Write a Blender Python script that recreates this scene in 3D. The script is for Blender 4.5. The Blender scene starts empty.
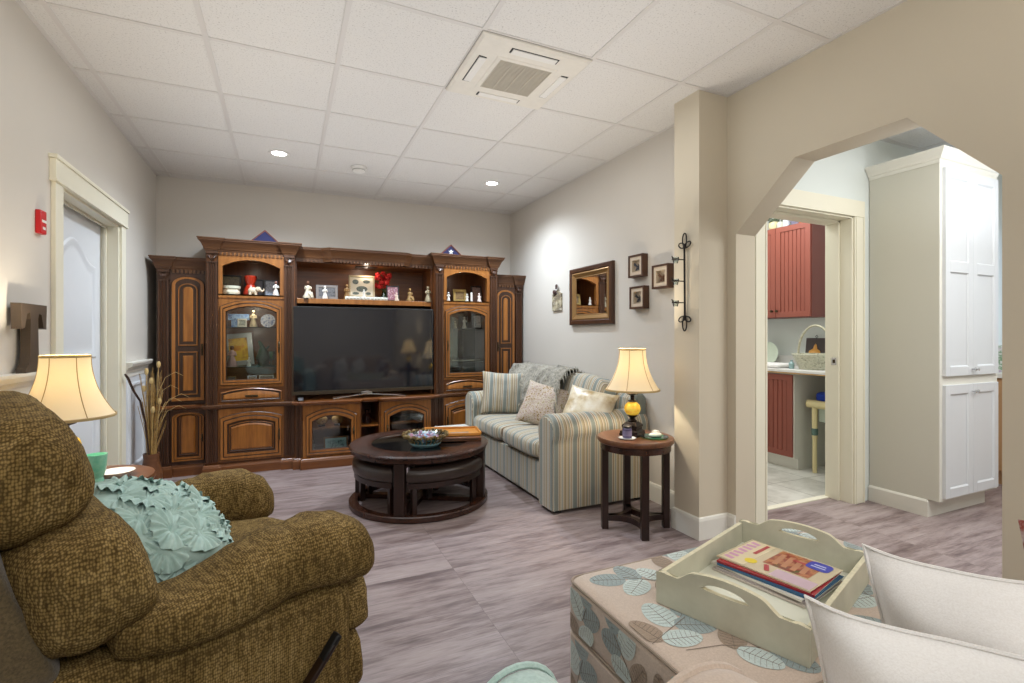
import bpy, bmesh, math, random
from mathutils import Vector, Matrix, Euler, noise
random.seed(7)
PI = math.pi
C = bpy.context.scene.collection

# ---------------------------------------------------------------- helpers
def lin(c):
    if isinstance(c, str):
        c = [int(c[i:i+2], 16)/255 for i in (1, 3, 5)]
    return tuple((v/12.92 if v <= .04045 else ((v+.055)/1.055)**2.4) for v in c) + (1,)

class NT:
    def __init__(s, name):
        m = bpy.data.materials.new(name); m.use_nodes = True
        s.m = m; s.t = m.node_tree; s.n = s.t.nodes; s.l = s.t.links
        s.b = s.n['Principled BSDF']; s.out = s.n['Material Output']
        s.co = None
    def new(s, typ, **kw):
        n = s.n.new(typ)
        for k, v in kw.items():
            if k in n.inputs.keys() if hasattr(n.inputs, 'keys') else False:
                n.inputs[k].default_value = v
            else: setattr(n, k, v)
        return n
    def link(s, a, b): s.l.new(a, b)
    def coord(s, scale=(1, 1, 1), rot=(0, 0, 0)):
        tc = s.n.new('ShaderNodeTexCoord'); mp = s.n.new('ShaderNodeMapping')
        mp.inputs['Scale'].default_value = scale; mp.inputs['Rotation'].default_value = rot
        s.link(tc.outputs['Object'], mp.inputs['Vector']); return mp.outputs['Vector']
    def noise(s, vec, scale=5, detail=3, rough=.5):
        n = s.n.new('ShaderNodeTexNoise'); n.inputs['Scale'].default_value = scale
        n.inputs['Detail'].default_value = detail; n.inputs['Roughness'].default_value = rough
        if vec: s.link(vec, n.inputs['Vector'])
        return n.outputs['Fac']
    def ramp(s, fac, stops, interp='LINEAR'):
        r = s.n.new('ShaderNodeValToRGB'); r.color_ramp.interpolation = interp
        e = r.color_ramp.elements
        while len(e) < len(stops): e.new(.5)
        for i, (p, c) in enumerate(stops):
            e[i].position = p; e[i].color = lin(c)
        s.link(fac, r.inputs['Fac']); return r.outputs['Color']
    def bump(s, h, strength=.3, dist=.01):
        b = s.n.new('ShaderNodeBump'); b.inputs['Strength'].default_value = strength
        b.inputs['Distance'].default_value = dist
        s.link(h, b.inputs['Height']); s.link(b.outputs['Normal'], s.b.inputs['Normal'])
    def math(s, op, a, b=None):
        n = s.n.new('ShaderNodeMath'); n.operation = op
        for i, v in enumerate((a, b)):
            if v is None: continue
            if isinstance(v, (int, float)): n.inputs[i].default_value = v
            else: s.link(v, n.inputs[i])
        return n.outputs[0]
    def set(s, rough=.5, metal=0, **kw):
        s.b.inputs['Roughness'].default_value = rough; s.b.inputs['Metallic'].default_value = metal
        for k, v in kw.items(): s.b.inputs[k.replace('_', ' ')].default_value = v
        return s
    def col(s, c):
        if isinstance(c, (str, tuple, list)): s.b.inputs['Base Color'].default_value = lin(c)
        else: s.link(c, s.b.inputs['Base Color'])
        return s

def plain(name, c, rough=.5, metal=0, var=.06, scale=8, bump=0, bscale=60, **kw):
    t = NT(name); v = t.coord(); c = lin(c)[:3]
    n = t.noise(v, scale, 3)
    mix = t.n.new('ShaderNodeMix'); mix.data_type = 'RGBA'
    mix.inputs[6].default_value = tuple(x*(1-var) for x in c)+(1,)
    mix.inputs[7].default_value = tuple(min(1, x*(1+var)) for x in c)+(1,)
    t.link(n, mix.inputs[0]); t.link(mix.outputs[2], t.b.inputs['Base Color'])
    t.set(rough, metal, **kw)
    if bump: t.bump(t.noise(v, bscale, 4), bump, .01)
    return t.m

def wood(name, dark, light, axis='z', rough=.35, sc=1.0, **kw):
    t = NT(name); s = {'x': (1.2, 14, 14), 'y': (14, 1.2, 14), 'z': (14, 14, 1.2)}[axis]
    v = t.coord(tuple(q*sc for q in s))
    n = t.noise(v, 2.2, 6, .6); v2 = t.coord(); n2 = t.noise(v2, 3, 2)
    f = t.math('ADD', t.math('MULTIPLY', n, .75), t.math('MULTIPLY', n2, .25))
    t.col(t.ramp(f, [(.32, dark), (.68, light)])); t.set(rough, 0, **kw)
    t.bump(n, .08, .004); return t.m

class B:
    """a bmesh being filled; mi = material slot of the next faces"""
    def __init__(s): s.bm = bmesh.new(); s.mi = 0; s.M = Matrix.Identity(4)
    def v(s, p): return s.bm.verts.new(s.M @ Vector(p))
    def f(s, vs):
        try: fa = s.bm.faces.new(vs)
        except ValueError: return None
        fa.material_index = s.mi; return fa
    def box(s, x0, x1, y0, y1, z0, z1):
        p = [s.v((x, y, z)) for z in (z0, z1) for x, y in ((x0, y0), (x1, y0), (x1, y1), (x0, y1))]
        for q in ((3, 2, 1, 0), (4, 5, 6, 7), (0, 1, 5, 4), (1, 2, 6, 5), (2, 3, 7, 6), (3, 0, 4, 7)): s.f([p[i] for i in q])
    def loft(s, loops, cap0=True, cap1=True, closed=True):
        L = [[s.v(p) for p in lp] for lp in loops]
        n = len(L[0])
        for a, b in zip(L, L[1:]):
            for i in range(n if closed else n-1):
                j = (i+1) % n; s.f([a[i], a[j], b[j], b[i]])
        if cap0: s.f(L[0][::-1])
        if cap1: s.f(L[-1])
        return L
    def lathe(s, prof, c=(0, 0, 0), seg=24, cap=True, wob=None):
        loops = []
        for r, z in prof:
            loops.append([(c[0]+r*(1+(wob(a*2*PI/seg, z) if wob else 0))*math.cos(a*2*PI/seg),
                           c[1]+r*(1+(wob(a*2*PI/seg, z) if wob else 0))*math.sin(a*2*PI/seg), c[2]+z) for a in range(seg)])
        s.loft(loops, cap, cap)
    def tube(s, pts, r, seg=8, closed=False, cap=True):
        pts = [Vector(p) for p in pts]; n = len(pts); loops = []
        up = Vector((0, 0, 1)); prev = None
        for i, p in enumerate(pts):
            a = pts[(i-1) % n] if (closed or i) else p; b = pts[(i+1) % n] if (closed or i < n-1) else p
            t = (b-a).normalized()
            if prev is None:
                ref = up if abs(t.z) < .9 else Vector((1, 0, 0)); u = t.cross(ref).normalized()
            else:
                u = (prev - t*prev.dot(t)).normalized()
            prev = u; w = t.cross(u)
            rr = r[i] if isinstance(r, (list, tuple)) else r
            loops.append([p+(u*math.cos(k*2*PI/seg)+w*math.sin(k*2*PI/seg))*rr for k in range(seg)])
        if closed: loops.append(loops[0])
        s.loft(loops, cap and not closed, cap and not closed)
    def bar(s, a, b, w, h=None):
        a = Vector(a); b = Vector(b); t = (b-a).normalized(); h = h or w
        ref = Vector((0, 0, 1)) if abs(t.z) < .9 else Vector((1, 0, 0))
        u = t.cross(ref).normalized()*w/2; q = t.cross(u).normalized()*h/2
        s.loft([[p+u+q, p-u+q, p-u-q, p+u-q] for p in (a, b)])
    def ball(s, c, r, seg=16, sc=(1, 1, 1)):
        n = seg//2; loops = []
        for i in range(1, n):
            th = PI*i/n; loops.append([(c[0]+r*sc[0]*math.sin(th)*math.cos(a*2*PI/seg), c[1]+r*sc[1]*math.sin(th)*math.sin(a*2*PI/seg), c[2]-r*sc[2]*math.cos(th)) for a in range(seg)])
        s.loft(loops)
    def sweep(s, path, prof, closed=False):
        """sweep profile (out, z) along plan polyline (x,y); outward is to the right of travel"""
        n = len(path); P = [Vector(p) for p in path]; loops = []
        for i, p in enumerate(P):
            ns = []
            if i or closed:
                d = (p-P[i-1]).normalized(); ns.append(Vector((d.y, -d.x)))
            if i < n-1 or closed:
                d = (P[(i+1) % n]-p).normalized(); ns.append(Vector((d.y, -d.x)))
            m = sum(ns, Vector((0, 0)))/len(ns); m = m/max(m.length_squared, .2)
            loops.append([(p.x+m.x*o, p.y+m.y*o, z) for o, z in prof])
        if closed: loops.append(loops[0])
        s.loft(loops, not closed, not closed)
    def prism(s, poly, a, b, axis='y'):
        """polygon (u,w) extruded along axis from a to b"""
        def P(u, w, t): return {'y': (u, t, w), 'x': (t, u, w), 'z': (u, w, t)}[axis]
        s.loft([[P(u, w, a) for u, w in poly], [P(u, w, b) for u, w in poly]])
    def puff(s, c, size, n=3.2, seg=20, rot=None, wr=0, seed=0, ny=None, pinch=None):
        """superellipsoid cushion"""
        R = rot if rot else Matrix.Identity(3); n2 = ny or n
        def sp(v, e): return math.copysign(abs(v)**(2/e), v)
        loops = []
        for i in range(1, seg):
            ph = -PI/2+PI*i/seg; lp = []
            for k in range(seg*2):
                th = 2*PI*k/(seg*2)
                p = Vector((sp(math.cos(ph), n2)*sp(math.cos(th), n)*size[0]/2, sp(math.cos(ph), n2)*sp(math.sin(th), n)*size[1]/2, sp(math.sin(ph), n2)*size[2]/2))
                if pinch: p = pinch(p)
                if wr:
                    q = p+Vector((seed*3.1, seed*1.7, 0)); p = p*(1+wr*(noise.noise(q*9)+.6*noise.noise(q*22)))
                lp.append(R @ p+Vector(c))
            loops.append(lp)
        s.loft(loops)

def obj(name, b, mats, parent=None, loc=None, rot=None, smooth=35, bevel=0, sub=0):
    me = bpy.data.meshes.new(name); bm = b.bm
    bmesh.ops.recalc_face_normals(bm, faces=bm.faces[:])
    bm.to_mesh(me); bm.free()
    for m in (mats if isinstance(mats, (list, tuple)) else [mats]): me.materials.append(m)
    if smooth:
        me.polygons.foreach_set('use_smooth', [True]*len(me.polygons))
        me.set_sharp_from_angle(angle=math.radians(smooth))
    o = bpy.data.objects.new(name, me); C.objects.link(o)
    if parent: o.parent = parent
    if loc: o.location = loc
    if rot: o.rotation_euler = rot
    if bevel:
        md = o.modifiers.new('b', 'BEVEL'); md.width = bevel; md.segments = 2; md.limit_method = 'ANGLE'; md.angle_limit = math.radians(50)
    if sub:
        md = o.modifiers.new('s', 'SUBSURF'); md.levels = sub; md.render_levels = sub
    return o

def tag(o, label, cat, group=None, kind=None):
    o['label'] = label; o['category'] = cat
    if group: o['group'] = group
    if kind: o['kind'] = kind
    return o
def thing(name, label, cat, loc=(0, 0, 0), rz=0, group=None, rot=None):
    o = bpy.data.objects.new(name, None); C.objects.link(o); o.location = loc
    o.rotation_euler = rot if rot else (0, 0, rz); o.empty_display_size = .05
    return tag(o, label, cat, group)
def struct(name, b, mats, parent=None, **kw):
    o = obj(name, b, mats, parent, **kw); o['kind'] = 'structure'; return o
def copy_tree(o, parent=None):
    c = o.copy(); C.objects.link(c)
    if parent: c.parent = parent
    for ch in list(o.children):
        copy_tree(ch, c)
    return c

# ---------------------------------------------------------------- camera
cam = bpy.data.cameras.new('camera'); co = bpy.data.objects.new('camera', cam); C.objects.link(co)
cam.lens = 498.8/1024*36; cam.sensor_width = 36; cam.shift_y = -5.76/1024; cam.clip_start = .02
co.location = (0, 0, 1.2); co.rotation_euler = (PI/2, 0, -.4264)
bpy.context.scene.camera = co

# ---------------------------------------------------------------- materials
M = {}
def wallmat(name, c):
    t = NT(name); v = t.coord(); n = t.noise(v, 220, 3); t.col(t.ramp(t.noise(v, 1.5, 2), [(.3, tuple(x*.985 for x in c)), (.7, c)]))
    t.set(.75); t.bump(n, .12, .002); return t.m
M['wall'] = wallmat('wall_paint', (.80, .775, .735))
M['wall_tan'] = wallmat('wall_paint_tan', (.80, .758, .675))
M['wall_pale'] = wallmat('wall_paint_pale', (.86, .88, .86))
M['trim'] = plain('trim_paint', (.88, .87, .83), .4, var=.015)
M['trim_warm'] = plain('trim_paint_warm', (.90, .88, .80), .4, var=.015)
M['door'] = plain('door_paint', (.84, .85, .86), .4, var=.015)
# laminate planks along x
t = NT('laminate_floor'); v = t.coord()
bk = t.n.new('ShaderNodeTexBrick'); bk.offset = .37; bk.offset_frequency = 1
bk.inputs['Scale'].default_value = 1; bk.inputs['Brick Width'].default_value = 1.25; bk.inputs['Row Height'].default_value = .19
bk.inputs['Mortar Size'].default_value = .0008; bk.inputs['Mortar Smooth'].default_value = .1; bk.inputs['Bias'].default_value = 0
bk.inputs['Color1'].default_value = (.15, .15, .15, 1); bk.inputs['Color2'].default_value = (.85, .85, .85, 1); bk.inputs['Mortar'].default_value = (.5, .5, .5, 1)
t.link(v, bk.inputs['Vector'])
vadd = t.n.new('ShaderNodeVectorMath'); vadd.operation = 'MULTIPLY_ADD'
vs = t.n.new('ShaderNodeVectorMath'); vs.operation = 'SCALE'; vs.inputs['Scale'].default_value = 9.0
t.link(bk.outputs['Color'], vs.inputs[0])
t.link(v, vadd.inputs[0]); vadd.inputs[1].default_value = (3.2, 20, 1); t.link(vs.outputs[0], vadd.inputs[2])
g1 = t.noise(vadd.outputs[0], 1.0, 7, .62)
vadd2 = t.n.new('ShaderNodeVectorMath'); vadd2.operation = 'MULTIPLY_ADD'
t.link(v, vadd2.inputs[0]); vadd2.inputs[1].default_value = (9, 85, 1); t.link(vs.outputs[0], vadd2.inputs[2])
g2 = t.noise(vadd2.outputs[0], 1.5, 5, .6)
vadd3 = t.n.new('ShaderNodeVectorMath'); vadd3.operation = 'MULTIPLY_ADD'
t.link(v, vadd3.inputs[0]); vadd3.inputs[1].default_value = (1.5, 7, 1); t.link(vs.outputs[0], vadd3.inputs[2])
g3 = t.noise(vadd3.outputs[0], 1.6, 3, .5)
f = t.math('ADD', t.math('ADD', t.math('MULTIPLY', g1, .45), t.math('MULTIPLY', g2, .25)), t.math('MULTIPLY', g3, .30))
bwv = t.n.new('ShaderNodeSeparateColor'); t.link(bk.outputs['Color'], bwv.inputs[0])
f = t.math('ADD', f, t.math('MULTIPLY', t.math('SUBTRACT', bwv.outputs[0], .5), .07))
colr = t.ramp(f, [(.36, (.36, .295, .29)), (.44, (.475, .41, .40)), (.52, (.575, .515, .505)), (.66, (.66, .605, .59))])
mx = t.n.new('ShaderNodeMix'); mx.data_type = 'RGBA'; t.link(bk.outputs['Fac'], mx.inputs[0]); t.link(colr, mx.inputs[6]); mx.inputs[7].default_value = lin((.40, .345, .335))
t.col(mx.outputs[2]); t.set(.42); t.bump(g2, .06, .003); M['floor'] = t.m
# ceiling tiles
t = NT('ceiling_tile'); v = t.coord(); n = t.noise(v, 120, 3, .6)
t.col(t.ramp(n, [(.30, (.74, .725, .71)), (.44, (.86, .85, .835))])); t.set(.9); t.bump(n, .25, .004); M['ctile'] = t.m
M['tbar'] = plain('ceiling_bar', (.82, .805, .79), .5, var=.02)
M['plastic'] = plain('white_plastic', (.88, .87, .85), .4, var=.02)
M['grille'] = plain('shadow_gap_vent_grey', (.60, .58, .55), .5)
M['black'] = plain('black_slot', (.05, .05, .05), .6)
# kitchen tile floor
t = NT('tile_floor'); v = t.coord()
bk = t.n.new('ShaderNodeTexBrick'); bk.offset = 0; bk.inputs['Scale'].default_value = 1; bk.inputs['Brick Width'].default_value = .4; bk.inputs['Row Height'].default_value = .4; bk.inputs['Mortar Size'].default_value = .004
bk.inputs['Color1'].default_value = lin((.84, .83, .79)); bk.inputs['Color2'].default_value = lin((.80, .79, .75)); bk.inputs['Mortar'].default_value = lin((.6, .58, .54))
t.link(v, bk.inputs['Vector']); n = t.noise(v, 5, 5, .65)
mx = t.n.new('ShaderNodeMix'); mx.data_type = 'RGBA'; mx.blend_type = 'MULTIPLY'; mx.inputs[0].default_value = .6
t.link(bk.outputs['Color'], mx.inputs[6]); t.link(t.ramp(n, [(.35, (.74, .73, .7)), (.6, (1, 1, 1))]), mx.inputs[7]); t.col(mx.outputs[2]); t.set(.35); M['tile'] = t.m
# woods
M['cherry'] = wood('cherry_wood', (.34, .19, .085), (.47, .28, .135), 'z', .33)
M['cherry_h'] = wood('cherry_wood_level', (.36, .20, .085), (.50, .30, .14), 'x', .33)
M['cherry_d'] = wood('cherry_wood_dark', (.225, .135, .08), (.31, .19, .115), 'z', .36)
M['cherry_l'] = wood('cherry_wood_light', (.46, .275, .11), (.64, .41, .19), 'z', .3)
M['glaze'] = wood('cherry_dark_glaze', (.17, .095, .045), (.26, .155, .08), 'z', .4)
M['crown'] = wood('cherry_crown', (.27, .16, .085), (.39, .25, .14), 'x', .38)
M['espresso'] = wood('espresso_wood', (.10, .055, .04), (.19, .105, .075), 'z', .3)
M['espresso_h'] = wood('espresso_wood_level', (.15, .085, .06), (.27, .155, .11), 'x', .25)
M['walnut'] = wood('walnut_top', (.30, .18, .10), (.48, .31, .20), 'x', .3)
M['leather'] = plain('dark_leather', (.20, .155, .135), .3, var=.1, bump=.15, bscale=120)
M['brass'] = plain('antique_brass', (.30, .25, .18), .35, .9)
M['bronze'] = plain('bronze_metal', (.16, .12, .10), .4, .6)
M['iron'] = plain('black_iron', (.13, .11, .10), .5, .5)
M['chrome'] = plain('chrome', (.8, .8, .8), .15, 1, var=0)
def glassmat(name, c, a=.12, rough=.03, trans=None):
    t = NT(name); t.n.remove(t.b)
    g = t.n.new('ShaderNodeBsdfGlossy'); g.inputs['Roughness'].default_value = rough; g.inputs['Color'].default_value = (1, 1, 1, 1)
    tr = t.n.new('ShaderNodeBsdfTransparent'); tr.inputs['Color'].default_value = lin(c)
    fr = t.n.new('ShaderNodeFresnel'); fr.inputs['IOR'].default_value = 1.5
    mm = t.n.new('ShaderNodeMixShader'); ad = t.math('ADD', fr.outputs[0], a)
    t.link(ad, mm.inputs[0]); t.link(tr.outputs[0], mm.inputs[1]); t.link(g.outputs[0], mm.inputs[2]); t.link(mm.outputs[0], t.out.inputs['Surface'])
    return t.m
M['glass'] = glassmat('clear_glass', (.93, .95, .95), .02)
M['glass_dark'] = glassmat('smoked_glass', (.35, .38, .42), .06)
M['glass_green'] = glassmat('green_glass', (.55, .92, .80), .1)
M['mirror'] = plain('mirror_glass', (.86, .86, .86), .02, 1, var=0)
t = NT('tv_screen'); t.col((.055, .07, .10)); t.set(.06, 0, Specular_IOR_Level=1.0); M['tv'] = t.m
M['mirror_dim'] = plain('dim_mirror', (.62, .62, .60), .06, 1, var=0)  # mirror colour darkened to dim the reflected room
M['bezel'] = plain('tv_bezel', (.32, .28, .23), .3, .7)
# fabrics
def fabric(name, c1, c2, sc=160, rough=.9, bump=.4, stretch=(1, 1, 1), sheen=.3):
    t = NT(name); v = t.coord(stretch); n = t.noise(v, sc, 3, .6); n2 = t.noise(t.coord(), 6, 3)
    f = t.math('ADD', t.math('MULTIPLY', n, .7), t.math('MULTIPLY', n2, .3))
    t.col(t.ramp(f, [(.36, c1), (.64, c2)])); t.set(rough, 0, Sheen_Weight=sheen); t.bump(n, bump, .004); return t.m
# chenille: small blocks in rows
t = NT('olive_chenille'); v = t.coord()
vo = t.n.new('ShaderNodeTexVoronoi'); vo.inputs['Scale'].default_value = 165; vo.inputs['Randomness'].default_value = .45
mp = t.coord((1.15, 1.15, .8)); t.link(mp, vo.inputs['Vector'])
n2 = t.noise(t.coord((26, 26, 4)), 3.0, 4, .65); n3 = t.noise(v, 6, 3)
f = t.math('ADD', t.math('MULTIPLY', n2, .6), t.math('MULTIPLY', n3, .4))
base = t.ramp(f, [(.34, (.43, .345, .19)), (.50, (.575, .475, .29)), (.66, (.70, .595, .40))])
mx = t.n.new('ShaderNodeMix'); mx.data_type = 'RGBA'; mx.blend_type = 'MULTIPLY'; mx.inputs[0].default_value = .75
t.link(base, mx.inputs[6]); t.link(t.ramp(vo.outputs['Distance'], [(.25, (1.0, 1.0, .98)), (.62, (.33, .28, .18))]), mx.inputs[7])
t.col(mx.outputs[2]); t.set(.9, 0, Specular_IOR_Level=.15)
inv = t.math('SUBTRACT', 1.0, vo.outputs['Distance']); t.bump(inv, .45, .003); M['chenille'] = t.m
M['chenille_back'] = fabric('olive_back_cloth', (.30, .25, .16), (.44, .37, .25), 200)
M['aqua'] = fabric('aqua_cloth', (.62, .735, .705), (.73, .83, .80), 30, .85, .15, sheen=.1)
M['aqua_pale'] = fabric('pale_aqua_cloth', (.64, .74, .71), (.73, .82, .79), 120)
M['white_cloth'] = fabric('white_linen', (.88, .865, .845), (.92, .91, .895), 300, .9, .12, sheen=.1)
M['cream_cloth'] = fabric('cream_cloth', (.78, .74, .66), (.86, .82, .74), 150)
def stripes(name, axis, period=.145, off=0):
    t = NT(name); v = t.coord(); sx = t.n.new('ShaderNodeSeparateXYZ'); t.link(v, sx.inputs[0])
    a = t.math('ADD', t.math('DIVIDE', sx.outputs[axis], period), 20+off); fr = t.math('FRACT', a)
    blue = (.50, .53, .51); cream = (.78, .74, .66); tan = (.53, .445, .35); bg = (.66, .61, .50); pb = (.60, .63, .60)
    c = t.ramp(fr, [(0, blue), (.20, cream), (.25, tan), (.30, cream), (.36, pb), (.44, cream), (.48, bg), (.58, tan), (.62, cream), (.68, bg), (.76, blue), (.80, cream), (.86, tan), (.90, cream), (.95, pb)], 'CONSTANT')
    n = t.noise(v, 260, 2); mx = t.n.new('ShaderNodeMix'); mx.data_type = 'RGBA'; mx.blend_type = 'MULTIPLY'; mx.inputs[0].default_value = .35
    t.link(c, mx.inputs[6]); t.link(t.ramp(n, [(.3, (.7, .7, .7)), (.6, (1, 1, 1))]), mx.inputs[7])
    t.col(mx.outputs[2]); t.set(.8, 0, Sheen_Weight=.2); t.bump(n, .15, .002); return t.m
M['st_x'] = stripes('striped_cloth_x', 0); M['st_y'] = stripes('striped_cloth_y', 1)
M['st_p'] = stripes('striped_cloth_pillow', 0, .13)
t = NT('floral_cloth'); v = t.coord(); vo = t.n.new('ShaderNodeTexVoronoi'); vo.inputs['Scale'].default_value = 55; t.link(v, vo.inputs['Vector'])
n = t.noise(v, 9, 3); t.col(t.ramp(t.math('ADD', t.math('MULTIPLY', vo.outputs['Distance'], .5), t.math('MULTIPLY', n, .6)), [(.30, (.50, .39, .26)), (.40, (.60, .51, .37)), (.50, (.78, .74, .68)), (.58, (.60, .49, .48)), (.64, (.80, .77, .70)), (.8, (.58, .52, .40))])); t.set(.85); M['floral'] = t.m
t = NT('blue_floral_cloth'); v = t.coord(); n = t.noise(v, 26, 4, .6)
t.col(t.ramp(n, [(.34, (.50, .44, .36)), (.42, (.80, .82, .82)), (.55, (.83, .84, .83)), (.62, (.55, .68, .74)), (.72, (.80, .81, .80))])); t.set(.8); M['bluefloral'] = t.m
M['throw'] = fabric('grey_knit', (.36, .34, .30), (.64, .62, .56), 55, .95, 1.0)
M['sand'] = fabric('sand_cloth', (.74, .665, .60), (.80, .73, .665), 220, .85, .2)
M['leaf_blue'] = fabric('leaf_blue', (.52, .575, .57), (.60, .65, .645), 200)
M['leaf_pale'] = fabric('leaf_pale', (.70, .76, .74), (.80, .84, .82), 200)
M['leaf_tan'] = fabric('leaf_tan', (.56, .48, .40), (.62, .54, .46), 200)
M['stem'] = plain('stem_brown', (.47, .42, .37), .8)
t = NT('distressed_cream'); v = t.coord(); n = t.noise(v, 7, 5, .6); t.col(t.ramp(n, [(.3, (.73, .72, .64)), (.6, (.80, .79, .71)), (.8, (.84, .83, .75))])); t.set(.5); t.bump(n, .1, .003); M['tray'] = t.m
M['tray_in'] = plain('cream_tray_inside', (.86, .86, .79), .5)
M['chip'] = plain('worn_edge', (.85, .82, .70), .5, var=.25, scale=60)
# shade
def shademat():
    t = NT('lamp_shade_cloth'); t.col((.95, .91, .82)); t.set(.8)
    ts = t.n.new('ShaderNodeBsdfTranslucent'); ts.inputs['Color'].default_value = lin((1, .96, .86))
    mm = t.n.new('ShaderNodeMixShader'); mm.inputs[0].default_value = .45
    t.link(t.b.outputs[0], mm.inputs[1]); t.link(ts.outputs[0], mm.inputs[2]); t.link(mm.outputs[0], t.out.inputs['Surface']); return t.m
M['shade'] = shademat()
t = NT('amber_glass'); t.col(t.ramp(t.noise(t.coord(), 25, 3), [(.35, (.80, .55, .10)), (.65, (.98, .88, .40))])); t.set(.12, 0, Emission_Strength=.35); t.b.inputs['Emission Color'].default_value = lin((.9, .7, .2)); M['amber'] = t.m
def emis(name, c, s):
    t = NT(name); t.set(.5, 0, Emission_Strength=s); t.b.inputs['Emission Color'].default_value = lin(c); t.col(c); return t.m
M['lens'] = emis('downlight_lens', (1, 1, 1), 14)
M['bulb'] = emis('bulb_glow', (1, .85, .6), 6)
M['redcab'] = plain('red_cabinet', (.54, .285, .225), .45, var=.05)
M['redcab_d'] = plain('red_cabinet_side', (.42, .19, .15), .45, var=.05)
M['alarm'] = plain('alarm_red', (.75, .10, .12), .4)
def solid(name, c, rough=.5, metal=0, **kw): return plain(name, c, rough, metal, var=.08, scale=20, **kw)
_cc = {}
def cm(c, rough=.55, metal=0):
    k = (tuple(round(x, 3) for x in c), rough, metal)
    if k not in _cc: _cc[k] = solid('painted_%d' % len(_cc), c, rough, metal)
    return _cc[k]
def photo(name, cols, sc=38):
    t = NT(name); n = t.noise(t.coord(), sc, 4, .6)
    m = len(cols); t.col(t.ramp(n, [(.32+.36*i/(m-1), c) for i, c in enumerate(cols)])); t.set(.3); return t.m

# ================================================================ SETTING
XL, XR, YB, ZC = -1.06, 2.44, 5.42, 2.649
YS = -2.6
b = B(); b.box(XL-.2, 5.95, YS-.1, 2.43, -.1, 0); b.box(XL-.2, 2.6, 2.43, YB+.15, -.1, 0); struct('floor', b, M['floor'], smooth=0)
b = B(); b.box(2.6, 4.85, 2.43, 4.3, -.1, .002); struct('floor_laundry', b, M['tile'], smooth=0)
b = B(); b.box(XL-.2, 5.95, YS-.1, YB+.15, ZC, ZC+.1); ce = struct('ceiling', b, M['ctile'], smooth=0)
b = B(); p, q = .6044, .6161
x = -.957-0*p
i = 0
while True:
    xx = -.957+p*i
    if xx > 5.9: break
    b.box(xx-.012, xx+.012, YS, YB if xx < 2.45 else 2.3, ZC-.004, ZC+.001); i += 1
for j in range(-9, 5):
    yy = 2.8186+q*j
    b.box(XL, 5.9 if yy < 2.3 else XR, yy-.012, yy+.012, ZC-.0035, ZC+.001)
b.box(XL, XL+.02, YS, YB, ZC-.004, ZC+.001); b.box(XL, XR, YB-.02, YB, ZC-.004, ZC+.001); b.box(XR-.02, XR, .1, YB, ZC-.004, ZC+.001)
struct('ceiling_bars', b, M['tbar'], ce, smooth=0)
# left wall with door opening
D0, D1, DZ = 3.295, 4.305, 1.975
b = B(); b.box(XL-.16, XL, YS, D0, 0, ZC); b.box(XL-.16, XL, D1, YB, 0, ZC); b.box(XL-.16, XL, D0, D1, DZ, ZC)
struct('wall_left', b, M['wall'], smooth=0)
b = B(); b.box(XL-.16, XR+.2, YB, YB+.12, 0, ZC); struct('wall_back', b, M['wall'], smooth=0)
b = B(); b.box(XR, XR+.16, 2.42, YB, 0, ZC); struct('wall_right', b, M['wall'], smooth=0)
b = B(); b.box(2.215, 2.6, 2.215, 2.42, 0, ZC); struct('wall_pillar', b, M['wall_tan'], smooth=0)
# arch wall
b = B()
poly = [(YS, 0), (.94, 0), (.94, 1.80), (1.255, 2.14), (1.775, 2.14), (2.15, 1.805), (2.15, 0), (2.215, 0), (2.215, ZC), (YS, ZC)]
# split into convex pieces
for pg in ([(YS, 0), (.94, 0), (.94, ZC), (YS, ZC)], [(.94, 1.80), (1.255, 2.14), (1.255, ZC), (.94, ZC)], [(1.255, 2.14), (1.775, 2.14), (1.775, ZC), (1.255, ZC)],
           [(1.775, 2.14), (2.15, 1.805), (2.15, ZC), (1.775, ZC)], [(2.15, 0), (2.2149, 0), (2.2149, ZC), (2.15, ZC)]):
    b.prism(pg, XR, XR+.16, 'x')
bmesh.ops.remove_doubles(b.bm, verts=b.bm.verts[:], dist=1e-5)
inner = [f for f in b.bm.faces if abs(f.normal.y) > .99 and any(abs(f.calc_center_median().y-k) < 1e-4 for k in (1.255, 1.775))]
struct('wall_arch', b, M['wall_tan'], smooth=0)
# laundry wall with opening
LX0, LX1, LZ = 2.80, 3.69, 2.05
b = B(); b.box(2.6, LX0, 2.24, 2.42, 0, ZC); b.box(LX1, 5.9, 2.24, 2.42, 0, ZC); b.box(LX0, LX1, 2.24, 2.42, LZ, ZC)
struct('wall_laundry', b, M['wall_pale'], smooth=0)
b = B(); b.box(4.70, 4.82, 2.42, 4.3, 0, ZC); struct('wall_laundry_east', b, M['wall_pale'], smooth=0)
b = B(); b.box(2.6, 4.82, 4.2, 4.3, 0, ZC); struct('wall_laundry_north', b, M['wall_pale'], smooth=0)
b = B(); b.box(5.85, 5.95, YS, 2.42, 0, ZC); struct('wall_kitchen_east', b, M['wall_pale'], smooth=0)
b = B(); b.box(XL-.16, 5.95, YS-.1, YS, 0, ZC); struct('wall_south', b, M['wall'], smooth=0)
# baseboards
PB = [(0, 0), (.014, 0), (.014, .11), (.010, .125), (.004, .13), (0, .13)]
b = B(); b.sweep([(2.44, 2.92), (2.44, 2.42), (2.215, 2.42), (2.215, 2.215), (2.44, 2.215), (2.44, 2.15)][::-1], [(-o, z) for o, z in PB]); struct('baseboard_right', b, M['trim'], smooth=0)
b = B(); b.sweep([(XR, .94), (XR, YS)][::-1], [(-o, z) for o, z in PB]); struct('baseboard_arch', b, M['trim'], smooth=0)
b = B(); b.sweep([(XL, YS), (XL, 3.19)], PB); struct('baseboard_left', b, M['trim'], smooth=0)
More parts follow.
